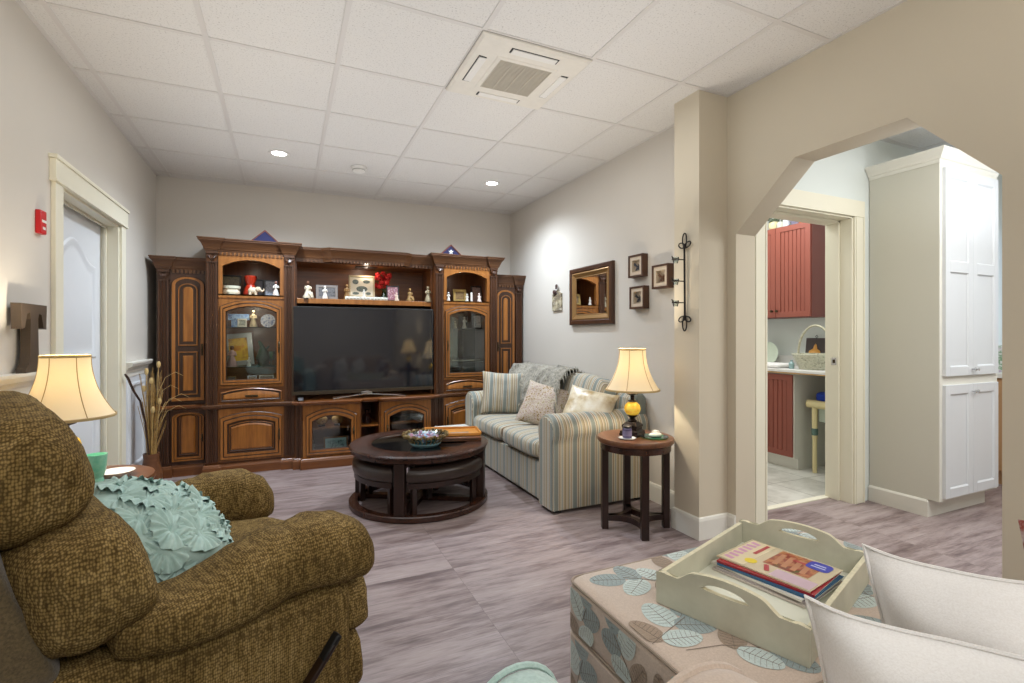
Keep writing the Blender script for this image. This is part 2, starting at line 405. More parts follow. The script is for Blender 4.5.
# laundry door casing: jamb + casing
b = B()
CW = .11
b.box(LX0-CW, LX0, 2.222, 2.24, 0, LZ); b.box(LX1, LX1+CW, 2.222, 2.24, 0, LZ); b.box(LX0-CW, LX1+CW, 2.218, 2.24, LZ, LZ+.115)
for x0, x1 in ((LX0-CW, LX0-CW+.012), (LX1+CW-.012, LX1+CW), (LX0-.02, LX0-.012), (LX1+.012, LX1+.02)): b.box(x0, x1, 2.217, 2.222, 0, LZ)
b.box(LX0, LX0+.012, 2.235, 2.425, 0, LZ); b.box(LX1-.012, LX1, 2.235, 2.425, 0, LZ); b.box(LX0, LX1, 2.235, 2.425, LZ-.012, LZ)
b.box(LX1-.028, LX1-.012, 2.32, 2.42, 0, LZ-.012); b.box(LX0+.012, LX0+.028, 2.32, 2.42, 0, LZ-.012); b.box(LX0, LX1, 2.32, 2.42, LZ-.03, LZ-.012)
b.box(LX0, LX1, 2.39, 2.44, 0, .008)
tr = struct('trim_1', b, M['trim_warm'], smooth=0, bevel=.002)
b = B(); b.box(LX1-.030, LX1-.028, 2.335, 2.372, .985, 1.04); b.mi = 1; b.box(LX1-.031, LX1-.030, 2.345, 2.362, 1.0, 1.025)
o = struct('strike_plate', b, [M['chrome'], M['brass']], tr, smooth=0)
# left door
b = B()
CY0, CY1 = 3.19, 4.41
b.box(XL, XL+.02, CY0+.01, D0, 0, DZ); b.box(XL, XL+.02, D1, CY1-.01, 0, DZ)
b.box(XL, XL+.012, CY0+.04, D0-.02, 0, DZ)
b.box(XL, XL+.028, CY0-.01, CY1+.01, DZ, DZ+.105); b.box(XL, XL+.036, CY0-.02, CY1+.02, DZ+.105, DZ+.125); b.box(XL, XL+.032, CY0-.012, CY1+.012, DZ-.006, DZ+.008)
b.box(XL-.15, XL+.005, D0, D0+.02, 0, DZ); b.box(XL-.15, XL+.005, D1-.02, D1, 0, DZ); b.box(XL-.15, XL+.005, D0, D1, DZ-.02, DZ)
b.box(XL-.075, XL-.06, D1-.035, D1-.02, 0, DZ-.02); b.box(XL-.075, XL-.06, D0, D1, DZ-.035, DZ-.02)
struct('trim_2', b, M['trim_warm'], smooth=0, bevel=.002)
def loopxz(x0, x1, z0, z1, rise=0, n=14, mode='seg'):
    pts = [(x0, z0), (x1, z0)]; xc = (x0+x1)/2; hw = (x1-x0)/2
    for i in range(n+1):
        a = i/n; x = x1-(x1-x0)*a; tt = (x-xc)/hw
        if mode == 'round': x = xc+hw*math.cos(PI*a); z = z1+rise*math.sin(PI*a)
        elif mode == 'cath': z = z1+rise*(.5+.5*math.cos(PI*tt)) ** 1.3
        else: z = z1+rise*(1-tt*tt)
        pts.append((x, z))
    return pts
b = B(); dx = XL-.115
def doorloop(y0, y1, z0, z1, rise, x): return [(x, y, z) for y, z in loopxz(y0, y1, z0, z1, rise, mode='cath')]
b.box(dx-.02, dx+.02, D0+.02, D1-.02, 0.005, DZ-.02)
for (z0, z1, r) in ((1.05, 1.66, .13), (.16, .92, 0)):
    for (y0, y1) in ((3.42, 4.18),):
        b.loft([doorloop(y0+k, y1-k, z0+k, z1-k, r, dx+.02+h) for k, h in ((0, 0), (.012, .008), (.03, .008), (.045, .001), (.07, .001), (.10, .009))], cap0=False)
d = struct('door_1', b, M['door'], smooth=30)
b = B(); b.M = Matrix.Translation((dx+.02, D0+.09, .92)) @ Matrix.Rotation(PI/2, 4, 'Y'); b.lathe([(.001, 0), (.028, 0), (.028, .006), (.01, .008), (.01, .03), (.024, .04), (.026, .055), (.015, .066), (.001, .068)]); struct('door_handle', b, M['brass'], d)
# chair rail + wainscot on left wall
RZ = 1.005
PR = [(0, -.10), (.012, -.10), (.014, -.055), (.022, -.045), (.024, -.03), (.045, -.022), (.055, 0), (.055, .012), (0, .012)]
b = B(); b.sweep([(XL, YS), (XL, CY0-.012)], [(o, z+RZ+.022) for o, z in PR]); b.sweep([(XL, CY1+.012), (XL, 5.03)], [(o, z+RZ-.01) for o, z in PR]); struct('trim_3', b, M['trim'], smooth=20)
b = B(); b.box(XL, XL+.008, YS, CY0-.012, .13, RZ-.08); b.box(XL, XL+.008, CY1+.012, 5.0, 0, RZ-.1)
for y0, y1 in ((CY1+.09, 4.93), (2.2, 3.1)):
    b.loft([[(XL+.008+h, y, z) for y, z in loopxz(y0+k, y1-k, .2+k, RZ-.16-k, 0)] for k, h in ((0, 0), (.005, .012), (.02, .012), (.03, 0))], cap0=False, cap1=False)
struct('trim_4', b, M['door'], smooth=0)

# ---- ceiling fixtures
g = thing('air_conditioner', 'white square ceiling cassette air conditioner with grey central grille', 'air conditioner', (1.158, 2.51, ZC))
b = B(); b.M = Matrix.Identity(4)
R = .305
def sq(r, z): return [(-r, -r, z), (r, -r, z), (r, r, z), (-r, r, z)]
b.mi = 1; b.loft([sq(R+.004, -.003), sq(R+.004, -.0045)]); b.mi = 0  # grey rim stands in for the shadow gap round the panel
b.loft([sq(R, 0), sq(R, -.012), sq(R-.012, -.022), sq(.175, -.026), sq(.17, -.03), sq(.15, -.03), sq(.15, -.018)], cap1=False); b.f([b.v(p) for p in sq(.15, -.018)])
obj('panel', b, [cm((.86, .84, .80)), M['grille']], g, smooth=20)
b = B()
for i in range(26):
    yy = -.146+i*.0117; b.box(-.148, .148, yy-.0032, yy+.0032, -.031, -.02)
for i in range(5): xx = -.148+i*.074; b.box(xx-.002, xx+.002, -.148, .148, -.032, -.02)
b.mi = 1; b.box(-.15, .15, -.15, .15, -.021, -.0185)
obj('grille', b, [cm((.74, .71, .65)), cm((.40, .38, .35))], g, smooth=0)
for k in range(4):
    a = k*PI/2; b = B(); b.M = Matrix.Rotation(a, 4, 'Z')
    b.mi = 1; b.box(-.135, .135, .212, .262, -.0245, -.0225); b.mi = 0; b.box(-.125, .125, .217, .257, -.029, -.024)
    obj('louver', b, [M['plastic'], M['black']], g, smooth=0)
def downlight(loc, label):
    g = thing('recessed_downlight', label, 'ceiling light', loc, group='recessed downlights in the tiled ceiling')
    b = B(); b.lathe([(.075, 0), (.078, -.004), (.072, -.008), (.056, -.006), (.05, .0), (.05, -.001)], cap=False, seg=32); obj('trim_ring', b, M['plastic'], g)
    b = B(); b.lathe([(.001, -.003), (.052, -.003), (.052, -.001)], seg=32); obj('lens', b, M['lens'], g)
    L = bpy.data.lights.new('downlight_beam', 'SPOT'); L.energy = 125; L.color = (.76, .87, 1.0); L.spot_size = math.radians(150); L.spot_blend = .9; L.shadow_soft_size = .05
    lo = bpy.data.objects.new('downlight_beam', L); C.objects.link(lo); lo.location = (loc[0], loc[1], loc[2]-.03)
downlight((-.046, 4.365, ZC-.001), 'lit round recessed downlight above the left side of the wooden entertainment unit')
downlight((1.784, 4.387, ZC-.001), 'lit round recessed downlight in the ceiling nearer the wall with the mirror')
g = thing('smoke_detector', 'white round smoke detector on the ceiling between the two downlights', 'smoke detector', (.575, 4.443, ZC-.004))
b = B(); b.lathe([(.001, -.042), (.035, -.042), (.05, -.036), (.052, -.022), (.045, -.02), (.062, -.018), (.065, 0)], seg=28); obj('housing', b, M['plastic'], g)
b = B(); b.lathe([(.046, -.028), (.0535, -.028), (.0535, -.024), (.046, -.024)], seg=28, cap=False); obj('vent_slot', b, M['grille'], g)
# fire alarm box
g = thing('fire_alarm_box', 'small red fire alarm call box on the wall beside the white door', 'alarm', (XL, 3.06, 1.735))
b = B(); b.box(0, .022, -.034, .030, -.055, .055); obj('box', b, M['alarm'], g, bevel=.004)
b = B(); b.box(.022, .025, -.024, .02, -.002, .010); b.box(.022, .024, -.014, .012, -.035, -.022); obj('pull_bar', b, M['plastic'], g, bevel=.001)

# ================================================================ ENTERTAINMENT UNIT
def P3(loop, y): return [(x, y, z) for x, z in loop]
def arched(b, x0, x1, z0, z1, rise, prof, mode='seg', mis=None, cap=True):
    """prof: (inset, y). Lofts concentric arched loops."""
    w = x1-x0; prev = None; n = len(prof)
    for i, (k, y) in enumerate(prof):
        lp = P3(loopxz(x0+k, x1-k, z0+k, z1-k if mode != 'round' else z1, rise*((w-2*k)/w), mode=mode), y)
        if prev:
            b.mi = mis[i-1] if mis else 0
            b.loft([prev, lp], cap0=False, cap1=(cap and i == n-1))
        prev = lp
    b.mi = 0
def raised(b, x0, x1, z0, z1, rise, y, fr=.04, mode='seg'):
    # slots 0 frame, 1 glaze, 2 panel
    arched(b, x0, x1, z0, z1, rise, [(0, y), (0, y-.014), (.005, y-.02), (fr*.45, y-.02), (fr*.5, y-.016), (fr*.6, y-.02), (fr, y-.02), (fr+.006, y-.008), (fr+.014, y-.008), (fr+.020, y-.015), (fr+.028, y-.010), (fr+.04, y-.018), (fr+.044, y-.018)], mode, [1, 1, 0, 1, 1, 0, 1, 1, 2, 1, 2, 2])
def ringdoor(b, x0, x1, z0, z1, rise, y, fr=.05, mode='seg'):
    arched(b, x0, x1, z0, z1, rise, [(0, y+.006), (0, y-.014), (.005, y-.02), (fr*.4, y-.02), (fr*.47, y-.016), (fr*.55, y-.02), (fr-.006, y-.02), (fr, y-.01), (fr, y+.006), (0, y+.006)], mode, [1, 1, 0, 1, 1, 0, 1, 1, 0], cap=False)
def pull(parent, x, z, y, vertical=True, s=1):
    b = B(); b.M = Matrix.Translation((x, y, z)) @ (Matrix.Identity(4) if vertical else Matrix.Rotation(PI/2, 4, 'Y'))
    b.tube([(0, -.002, -.045*s), (0, -.012, -.03*s), (0, -.02, 0), (0, -.012, .03*s), (0, -.002, .045*s)], [.004, .005, .006, .005, .004], 6)
    b.ball((0, -.02, 0), .009, 8); b.box(-.008, .008, -.003, 0, -.05*s, .05*s); b.ball((0, -.004, .045*s), .008, 8); b.ball((0, -.004, -.045*s), .008, 8)
    return obj('handle', b, M['brass'], parent)
def pilaster(b, x0, x1, z0, z1, y, flutes=3):
    """fluted: plan profile extruded upward; front at y"""
    w = x1-x0; pts = [(x0, y+.02), (x0, y)]
    m = w*.14; fw = (w-2*m)/flutes
    for k in range(flutes):
        a = x0+m+k*fw; pts += [(a, y), (a+fw*.25, y+.008), (a+fw*.6, y+.008), (a+fw*.85, y)]
    pts += [(x1, y), (x1, y+.02)]
    b.loft([[(px, py, z) for px, py in pts] for z in (z0, z1)])
def capital(b, x0, x1, z0, z1, y):
    xc = (x0+x1)/2; w = x1-x0; h = z1-z0
    b.box(x0-.004, x1+.004, y-.010, y+.02, z1-h*.22, z1); b.box(x0-.002, x1+.002, y-.005, y+.02, z0, z0+h*.12)
    for s in (-1, 1):
        c = (xc+s*w*.32, z1-h*.42); pts = [(c[0]+math.cos(a*.6)*w*.17*(1-a/18), y-.008, c[1]+math.sin(a*.6)*w*.17*(1-a/18)) for a in range(14)]
        b.tube(pts, .005, 5)
    for i in range(5):
        a = -.9+i*.45; b.tube([(xc, y-.004, z0+h*.15), (xc+math.sin(a)*w*.25, y-.016, z0+h*.4), (xc+math.sin(a)*w*.42, y-.010, z0+h*.62)], [.006, .008, .004], 5)
CROWN = [(0, 0), (.010, 0), (.012, .012), (.020, .018), (.022, .030), (.030, .045), (.050, .085), (.075, .110), (.082, .118), (.082, .130), (.092, .136), (.092, .148), (0, .148)]
CROWN = [(o*.62, z*1.06) for o, z in CROWN]
def dentils(b, x0, x1, y, z):
    n = int((x1-x0)/.030)
    for i in range(n):
        x = x0+(i+.5)*(x1-x0)/n; b.box(x-.009, x+.009, y-.020, y, z, z+.026)
WAIST = [(0, 0), (.012, .002), (.016, .010), (.026, .014), (.028, .030), (.020, .036), (0, .038)]
BASEM = [(0, 0), (.022, 0), (.022, .07), (.018, .076), (.016, .086), (.008, .094), (0, .096)]
def breakfront(x0, x1, cw, yp, yd, yback, left=True, right=True):
    """plan path: pilaster blocks forward (yp), bay at yd"""
    p = [(x0, yback), (x0, yp)]
    if left: p += [(x0+cw, yp), (x0+cw, yd)]
    else: p[-1] = (x0, yd)
    if right: p += [(x1-cw, yd), (x1-cw, yp), (x1, yp)]
    else: p += [(x1, yd)]
    return p+[(x1, yback)]
WM = [M['cherry_l'], M['glaze'], wood('cherry_wood_panel', (.42, .24, .09), (.66, .42, .18), 'z', .28)]

def pier(x0, x1, side, label):
    g = thing('pier_cabinet', label, 'cabinet', ((x0+x1)/2, 5.05, 0)); w = (x1-x0)/2; yb = YB-5.05-.005; cw = .095
    L = side == 'left'
    cx0, cx1 = (-w, -w+cw) if L else (w-cw, w)
    dx0, dx1 = (-w+cw+.01, w-.015) if L else (-w+.015, w-cw-.01)
    b = B(); b.box(-w, w, .012, yb, 0, 1.77); b.box(-w, w, .004, .02, .09, .12); obj('carcass', b, M['cherry_d'], g, smooth=0)
    b = B(); pilaster(b, cx0+.01, cx1-.01, .12, .56, -.008); pilaster(b, cx0+.01, cx1-.01, .61, 1.665, -.008); capital(b, cx0+.008, cx1-.008, 1.665, 1.76, -.008); obj('column', b, M['cherry_d'], g, smooth=30)
    b = B(); pth = breakfront(-w, w, cw, -.01, .008, yb, L, not L)
    b.sweep(pth, [(o*.8+.004, z+.57) for o, z in WAIST]); obj('waist_molding', b, M['cherry_h'], g, smooth=25)
    b = B(); b.sweep(pth, [(o*.8, z) for o, z in BASEM]); obj('plinth', b, M['cherry_h'], g, smooth=25)
    b = B(); b.sweep(pth, [(o*(.85), z*.66+1.765) for o, z in CROWN]); b.loft([[(x, y, 1.868) for x, y in pth]], cap0=True, cap1=False); dentils(b, dx0, dx1, .008, 1.735); obj('crown_molding', b, M['crown'], g, smooth=25)
    b = B(); b.box(dx0-.008, dx1+.008, .0, .013, .62, 1.735); b.box(dx0-.008, dx1+.008, .0, .013, .11, .565); obj('face_frame', b, M['cherry_d'], g, smooth=0)
    b = B(); xm0, xm1 = dx0, dx1; ww = xm1-xm0
    arched(b, xm0, xm1, .64, 1.63, .075, [(0, 0), (0, -.014), (.004, -.02), (.03, -.02), (.032, -.018)], 'round', [1, 1, 0, 1])
    # door field with two raised panels
    arched(b, xm0+.045, xm1-.045, 1.11, 1.59, .06, [(0, -.018), (.006, -.026), (.014, -.026), (.02, -.012), (.032, -.012), (.045, -.022)], 'round', [1, 0, 1, 1, 2])
    arched(b, xm0+.045, xm1-.045, .69, 1.07, 0, [(0, -.018), (.006, -.026), (.014, -.026), (.02, -.012), (.032, -.012), (.045, -.022)], 'seg', [1, 0, 1, 1, 2])
    d = obj('door', b, WM, g, smooth=30); pull(d, (dx1-.018) if L else (dx0+.018), 1.08, -.02)
    b = B(); raised(b, xm0, xm1, .125, .50, .045, 0, .04, 'round'); d = obj('door', b, WM, g, smooth=30); pull(d, (dx1-.018) if L else (dx0+.018), .32, -.02, s=.6)
    return g
pier(-.985, -.622, 'left', 'narrow carved cherry wood end cabinet beside the dried grasses')
pier(2.082, 2.425, 'right', 'narrow carved cherry wood end cabinet in the corner behind the sofa')

def tower(x0, x1, label, side):
    g = thing('display_tower', label, 'display cabinet', ((x0+x1)/2, 4.95, 0)); w = (x1-x0)/2; yb = YB-4.95-.005; cw = .095
    a, e = -w+cw+.012, w-cw-.012
    b = B()
    b.box(-w, w, .012, yb, 0, .76)                       # lower carcass
    b.box(-w, -w+cw, .012, yb, .76, 1.925); b.box(w-cw, w, .012, yb, .76, 1.925); b.box(-w, w, yb-.012, yb, .76, 1.925); b.box(-w+cw, w-cw, .012, yb-.012, 1.90, 1.925)
    obj('carcass', b, M['cherry'], g, smooth=0)
    b = B(); b.box(-w+cw, w-cw, .0, yb-.012, 1.535, 1.558); obj('shelf', b, M['cherry_h'], g, smooth=0)
    for zz in (1.27, .92):
        b = B(); b.box(-w+cw, w-cw, .03, yb-.012, zz, zz+.006); obj('glass_shelf', b, M['glass_dark'], g, smooth=0)
    b = B(); b.box(-w+cw, w-cw, yb-.02, yb-.013, .765, 1.50); obj('mirror_back' if side == 'right' else 'back_panel', b, M['mirror_dim'] if side == 'right' else M['cherry_h'], g, smooth=0)
    for s in (-1, 1):
        c0, c1 = (-w+.012, -w+cw-.008) if s < 0 else (w-cw+.008, w-.012)
        b = B(); pilaster(b, c0, c1, .12, .565, -.012); pilaster(b, c0, c1, .61, 1.825, -.012); capital(b, c0-.002, c1+.002, 1.825, 1.925, -.012); obj('column', b, M['cherry_d'], g, smooth=30)
    pth = breakfront(-w, w, cw, -.014, .006, yb)
    b = B(); b.sweep(pth, [(o, z+.57) for o, z in WAIST]); obj('waist_molding', b, M['crown'], g, smooth=25)
    b = B(); b.sweep(pth, BASEM); obj('plinth', b, M['cherry_h'], g, smooth=25)
    b = B(); b.sweep(pth, [(o, z*.66+1.930) for o, z in CROWN]); b.loft([[(x, y, 1.922) for x, y in pth], [(x, y, 1.932) for x, y in pth]]); b.loft([[(x, y, 2.034) for x, y in pth]], cap0=True, cap1=False); dentils(b, a-.01, e+.01, .006, 1.898); obj('crown_molding', b, M['crown'], g, smooth=25)
    # face frame: niche valance (rect to arched), rails
    b = B()
    for y in (-.002, .012):
        b.loft([P3(loopxz(a-.012, e+.012, 1.55, 1.922, 0), y), P3(loopxz(a+.018, e-.018, 1.562, 1.805, .060), y)], cap0=False, cap1=False)
    b.loft([P3(loopxz(a+.018, e-.018, 1.562, 1.805, .060), -.002), P3(loopxz(a+.018, e-.018, 1.562, 1.805, .060), .04)], cap0=False, cap1=False)
    b.box(a-.012, e+.012, -.002, .012, 1.53, 1.562); b.box(a-.012, e+.012, -.0, .012, .745, .765); b.box(a-.012, e+.012, 0, .013, .60, .62); b.box(a-.012, e+.012, 0, .013, .11, .565)
    # header between door arch and niche rail
    b.loft([P3(loopxz(a-.012, e+.012, .76, 1.54, 0), .006), P3(loopxz(a+.03, e-.03, .79, 1.44, .05), .006)], cap0=False, cap1=False)
    obj('face_frame', b, M['cherry_l'], g, smooth=20)
    b = B(); ringdoor(b, a, e, .77, 1.455, .06, 0, .05); d = obj('glass_door', b, WM, g, smooth=30)
    b = B(); b.loft([P3(loopxz(a+.049, e-.049, .82, 1.406, .052), y) for y in (-.006, -.003)]); obj('pane', b, M['glass'], d, smooth=0)
    pull(d, (e-.025) if side == 'left' else (a+.025), 1.10, -.02)
    b = B(); arched(b, a+.005, e-.005, .625, .708, .034, [(0, 0), (0, -.012), (.006, -.018), (.012, -.016), (.02, -.010), (.03, -.016)], 'seg', [1, 0, 1, 1, 2]); d = obj('drawer', b, WM, g, smooth=30); pull(d, 0, .672, -.016, False)
    b = B(); raised(b, a, e, .125, .49, .045, 0, .055); d = obj('door', b, WM, g, smooth=30); pull(d, (e-.025) if side == 'left' else (a+.025), .32, -.02)
    return g
tower(-.620, .080, 'tall cherry wood display cabinet with red vase in its arched niche', 'left')
tower(1.385, 2.080, 'tall cherry wood display cabinet under the white star flag case', 'right')

# media console
KX0, KX1 = .082, 1.383; ky = 4.86
g = thing('media_console', 'low cherry wood media console with two arched glass doors under the television', 'cabinet', ((KX0+KX1)/2, ky, 0))
w = (KX1-KX0)/2; yb = 5.40-ky; xs = [-w, -w+.06, -.08, .08, w-.06, w]
plan = [(-w, yb), (-w, .03), (-w+.055, .03), (-w+.06, -.01), (-.115, -.03), (-.085, .03), (.085, .03), (.115, -.03), (w-.06, -.01), (w-.055, .03), (w, .03), (w, yb)]
b = B()
b.box(-w, -w+.06, .035, yb, 0, .59); b.box(w-.06, w, .035, yb, 0, .59); b.box(-.098, -.083, .0, yb, 0, .59); b.box(.083, .098, .0, yb, 0, .59)
b.box(-w, w, yb-.012, yb, 0, .59); b.box(-w, w, .03, yb, .08, .10); b.box(-w, w, .03, yb, .57, .59)
obj('carcass', b, M['cherry'], g, smooth=0)
for (a0, a1) in ((-w+.06, -.098), (-.083, .083), (.098, w-.06)):
    b = B(); b.box(a0, a1, .04, yb-.012, .335, .35); obj('shelf', b, M['cherry_l'], g, smooth=0)
b = B(); b.loft([[(x, y, .575) for x, y in plan], [(x, y, .597) for x, y in plan]]); b.sweep(plan, [(0, .572), (.012, .574), (.018, .582), (.028, .586), (.03, .60), (.022, .606), (0, .606)]); b.loft([[(x, y, .597) for x, y in plan], [(x, y, .606) for x, y in plan]]); obj('top', b, M['cherry_h'], g, smooth=25)
b = B(); b.sweep(plan, BASEM); b.loft([[(x, y, .0) for x, y in plan], [(x, y, .085) for x, y in plan]]); obj('plinth', b, M['cherry_h'], g, smooth=25)
for s in (-1, 1):
    b = B(); c0, c1 = (-w+.004, -w+.052) if s < 0 else (w-.052, w-.004); pilaster(b, c0, c1, .10, .57, .025, 2); obj('column', b, M['cherry_d'], g, smooth=30)
for s in (-1, 1):
    # door lies on the slightly angled bay front
    xa, xb = (-w+.062, -.10) if s < 0 else (.10, w-.062)
    ya, yc = (-.01, -.03) if s < 0 else (-.03, -.01)
    ang = math.atan2(yc-ya, xb-xa); ln = math.hypot(xb-xa, yc-ya)
    R = Matrix.Translation((xa, ya+.018, 0)) @ Matrix.Rotation(ang, 4, 'Z')
    b = B(); b.M = R; b.loft([P3(loopxz(0, ln, .09, .575, 0), 0), P3(loopxz(.05, ln-.05, .15, .46, .05), 0)], cap0=False, cap1=False); obj('face_frame', b, M['cherry_l'], g, smooth=0)
    b = B(); b.M = R; ringdoor(b, .025, ln-.025, .115, .475, .065, 0, .055); d = obj('glass_door', b, WM, g, smooth=30)
    b = B(); b.M = R; b.loft([P3(loopxz(.078, ln-.078, .168, .422, .052), y) for y in (-.006, -.003)]); obj('pane', b, M['glass'], d, smooth=0)
    pull(d, xb-.055 if s < 0 else xa+.055, .32, -.03, s=.6)
# bridge above the TV
g = thing('bridge_hutch', 'cherry wood bridge with bowed crown and display shelf above the television', 'shelf', ((KX0+KX1)/2, 4.95, 0))
yb = YB-4.95-.005
b = B(); b.box(-w, w, yb-.015, yb, .61, 1.90); b.box(-w, w, .07, yb, 1.885, 1.90); b.box(-w, -w+.014, .10, yb, .61, 1.89); b.box(w-.014, w, .10, yb, .61, 1.89); obj('back_panel', b, M['cherry_h'], g, smooth=0)
cp = [(-w+.01, .14), (-w+.01, .09), (-w+.28, .03), (-w+.36, -.03), (w-.36, -.03), (w-.28, .03), (w-.01, .09), (w-.01, .14)]
cp = [(-w+.002, .06), (-w+.24, .06), (-w+.31, .0), (w-.31, .0), (w-.24, .06), (w-.002, .06)]
b = B(); b.sweep(cp, [(o*.85, z*.66+1.915) for o, z in CROWN]); cl = [(cp[0][0], .4)]+cp+[(cp[-1][0], .4)]; b.loft([[(x, y, 1.895) for x, y in cl], [(x, y, 1.917) for x, y in cl]]); b.loft([[(x, y, 2.018) for x, y in cl], [(x, y, 2.024) for x, y in cl]])
dentils(b, -w+.02, -w+.23, .06, 1.885); dentils(b, -w+.32, w-.32, .0, 1.885); dentils(b, w-.23, w-.02, .06, 1.885)
obj('crown_molding', b, M['crown'], g, smooth=25)
sp = [(-w+.015, .07), (-w+.11, .07), (-w+.11, .04), (w-.09, .04), (w-.09, .07), (w-.015, .07)]
b = B(); cl = [(sp[0][0], yb-.015)]+sp+[(sp[-1][0], yb-.015)]; b.loft([[(x, y, 1.50) for x, y in cl], [(x, y, 1.548) for x, y in cl]]); obj('shelf', b, M['cherry_l'], g, smooth=0, bevel=.004)
b = B(); b.box(-.10, .10, .12, .26, 1.876, 1.886); obj('light_plate', b, M['bronze'], g, bevel=.002)
b = B(); b.lathe([(.001, 0), (.03, 0), (.035, .006)], (0, .19, 1.869)); obj('spot_lens', b, M['bronze'], g)

# TV
g = thing('television', 'large flat screen television with dark glossy screen on chrome legs', 'television', (.711, 4.945, .607))
tw, z0, z1 = .656, .055, .862
b = B(); b.box(-tw, tw, -.006, .035, z0, z1); b.box(-tw*.7, tw*.7, .035, .07, z0+.05, z1-.2); obj('housing', b, M['black'], g, bevel=.004)
b = B(); b.box(-tw+.012, tw-.012, -.009, -.005, z0+.035, z1-.012); obj('screen', b, M['tv'], g, smooth=0)
b = B(); b.box(-tw, tw, -.011, -.005, z0-.004, z0+.028); b.box(-tw, -tw+.010, -.010, -.005, z0, z1); obj('bezel', b, M['bezel'], g, bevel=.001)
b = B(); b.box(-.02, .02, -.0115, -.0105, z0+.006, z0+.014); obj('logo_badge', b, M['chrome'], g, smooth=0)
b = B()
b.bar((0, -.01, .038), (-.31, -.055, .008), .018, .008); b.bar((0, -.01, .038), (-.30, .07, .008), .018, .008); b.bar((0, -.01, .038), (.36, -.055, .008), .018, .008); b.bar((0, -.01, .038), (.34, .07, .008), .018, .008); b.box(-.05, .05, -.02, .03, .03, .06)
obj('stand', b, M['chrome'], g, bevel=.001)

# ---------------------------------------------------------------- small display items
def frame(name, label, cat, loc, w, h, cf, pic, rz=0, lean=.16, fw=.014, matc=None, group=None):
    g = thing(name, label, cat, loc, group=group, rot=(-lean, 0, rz))
    b = B(); lp = lambda k, y: [(-w/2+k, y, k), (w/2-k, y, k), (w/2-k, y, h-k), (-w/2+k, y, h-k)]
    b.loft([lp(0, .008), lp(0, -.004), lp(.003, -.008), lp(fw-.003, -.008), lp(fw, -.003)], cap0=True, cap1=False); obj('frame', b, cf, g, smooth=0)
    if matc:
        b = B(); b.loft([lp(fw, -.0035), lp(fw+.02, -.0035)], cap0=False, cap1=False); obj('mount', b, matc, g, smooth=0)
    k = fw+(.02 if matc else 0); b = B(); b.f([b.v(p) for p in lp(k, -.003)]); obj('picture', b, pic, g, smooth=0)
    return g
def figurine(label, loc, h, col, pose='stand', rz=0, head=None, group='figurines on the cabinet shelves', base=None):
    g = thing('figurine', label, 'figurine', loc, rz, group)
    b = B(); s = h
    body = cm(col, .55); hd = cm(head or tuple(min(1, c*1.05) for c in col), .5)
    if pose == 'sit':
        b.lathe([(.001, 0), (.26*s, 0), (.28*s, .08*s), (.20*s, .22*s), (.14*s, .42*s), (.13*s, .60*s), (.09*s, .70*s), (.04*s, .74*s)], wob=lambda a, z: .12*math.sin(2*a)+.06*math.sin(5*a), seg=20)
        b.tube([(.05*s, -.08*s, .30*s), (.17*s, -.20*s, .30*s), (.26*s, -.22*s, .05*s)], [.09*s, .08*s, .04*s], 8)
        b.tube([(-.02*s, -.08*s, .28*s), (.10*s, -.24*s, .24*s), (.18*s, -.28*s, .03*s)], [.09*s, .08*s, .04*s], 8)
    elif pose == 'kneel':
        b.lathe([(.001, 0), (.24*s, 0), (.25*s, .1*s), (.17*s, .30*s), (.15*s, .5*s), (.12*s, .66*s), (.05*s, .74*s)], wob=lambda a, z: .18*math.cos(a)+.06*math.sin(4*a), seg=20)
    else:
        b.lathe([(.001, 0), (.20*s, 0), (.21*s, .05*s), (.15*s, .28*s), (.095*s, .50*s), (.12*s, .62*s), (.12*s, .70*s), (.05*s, .77*s), (.035*s, .80*s)], wob=lambda a, z: .07*math.sin(6*a) if z < .4*s else 0, seg=20)
    for q in (-1, 1):
        b.tube([(q*.12*s, 0, .68*s), (q*.17*s, -.06*s, .54*s), (q*.04*s, -.15*s, .55*s)], [.04*s, .038*s, .028*s], 7)
    obj('body', b, body, g, smooth=50)
    b = B(); b.ball((0, -.01*s, .87*s), .085*s, 12, (1, 1, 1.2)); b.ball((0, .03*s, .90*s), .09*s, 10, (1, .8, 1.0)); obj('head', b, hd, g, smooth=60)
    if base: b = B(); b.box(-.3*s, .3*s, -.25*s, .25*s, -.0, .03*s); obj('base', b, cm(base), g, bevel=.001)
    return g
# shelf above TV (top z 1.548, world y about 5.05-5.3)
SZ = 1.549
ivory = (.80, .75, .66); gold = (.52, .38, .20); white = (.86, .84, .80)
def at(px, y):
    u = (px-512)/498.8; c, s = math.cos(.4264), math.sin(.4264); rx, ry = u*c+s, -u*s+c
    return rx*y/ry
figurine('ivory seated figurine with brown hair at the left end of the long shelf', (at(308, 5.03), 5.03, SZ), .165, ivory, 'sit', head=(.42, .28, .2))
frame('photo_frame', 'ornate silver photo frame behind a white figurine on the long shelf', 'photo frame', (at(327, 5.09), 5.09, SZ), .20, .14, cm((.48, .46, .45), .3, .6), photo('pf1', [(.12, .12, .13), (.42, .42, .43), (.14, .13, .13)]), fw=.028)
figurine('small white robed figurine in front of the ornate silver frame', (at(325, 5.02), 5.02, SZ), .125, white)
figurine('golden figurine of a standing woman left of the cream collage frame', (at(347, 5.04), 5.04, SZ), .15, gold)
g = frame('collage_frame', 'cream collage photo frame in the middle of the long shelf', 'photo frame', (at(362, 5.12), 5.12, SZ+.03), .25, .22, cm((.66, .58, .45)), cm((.78, .73, .64)), fw=.018, lean=.12)
b = B()
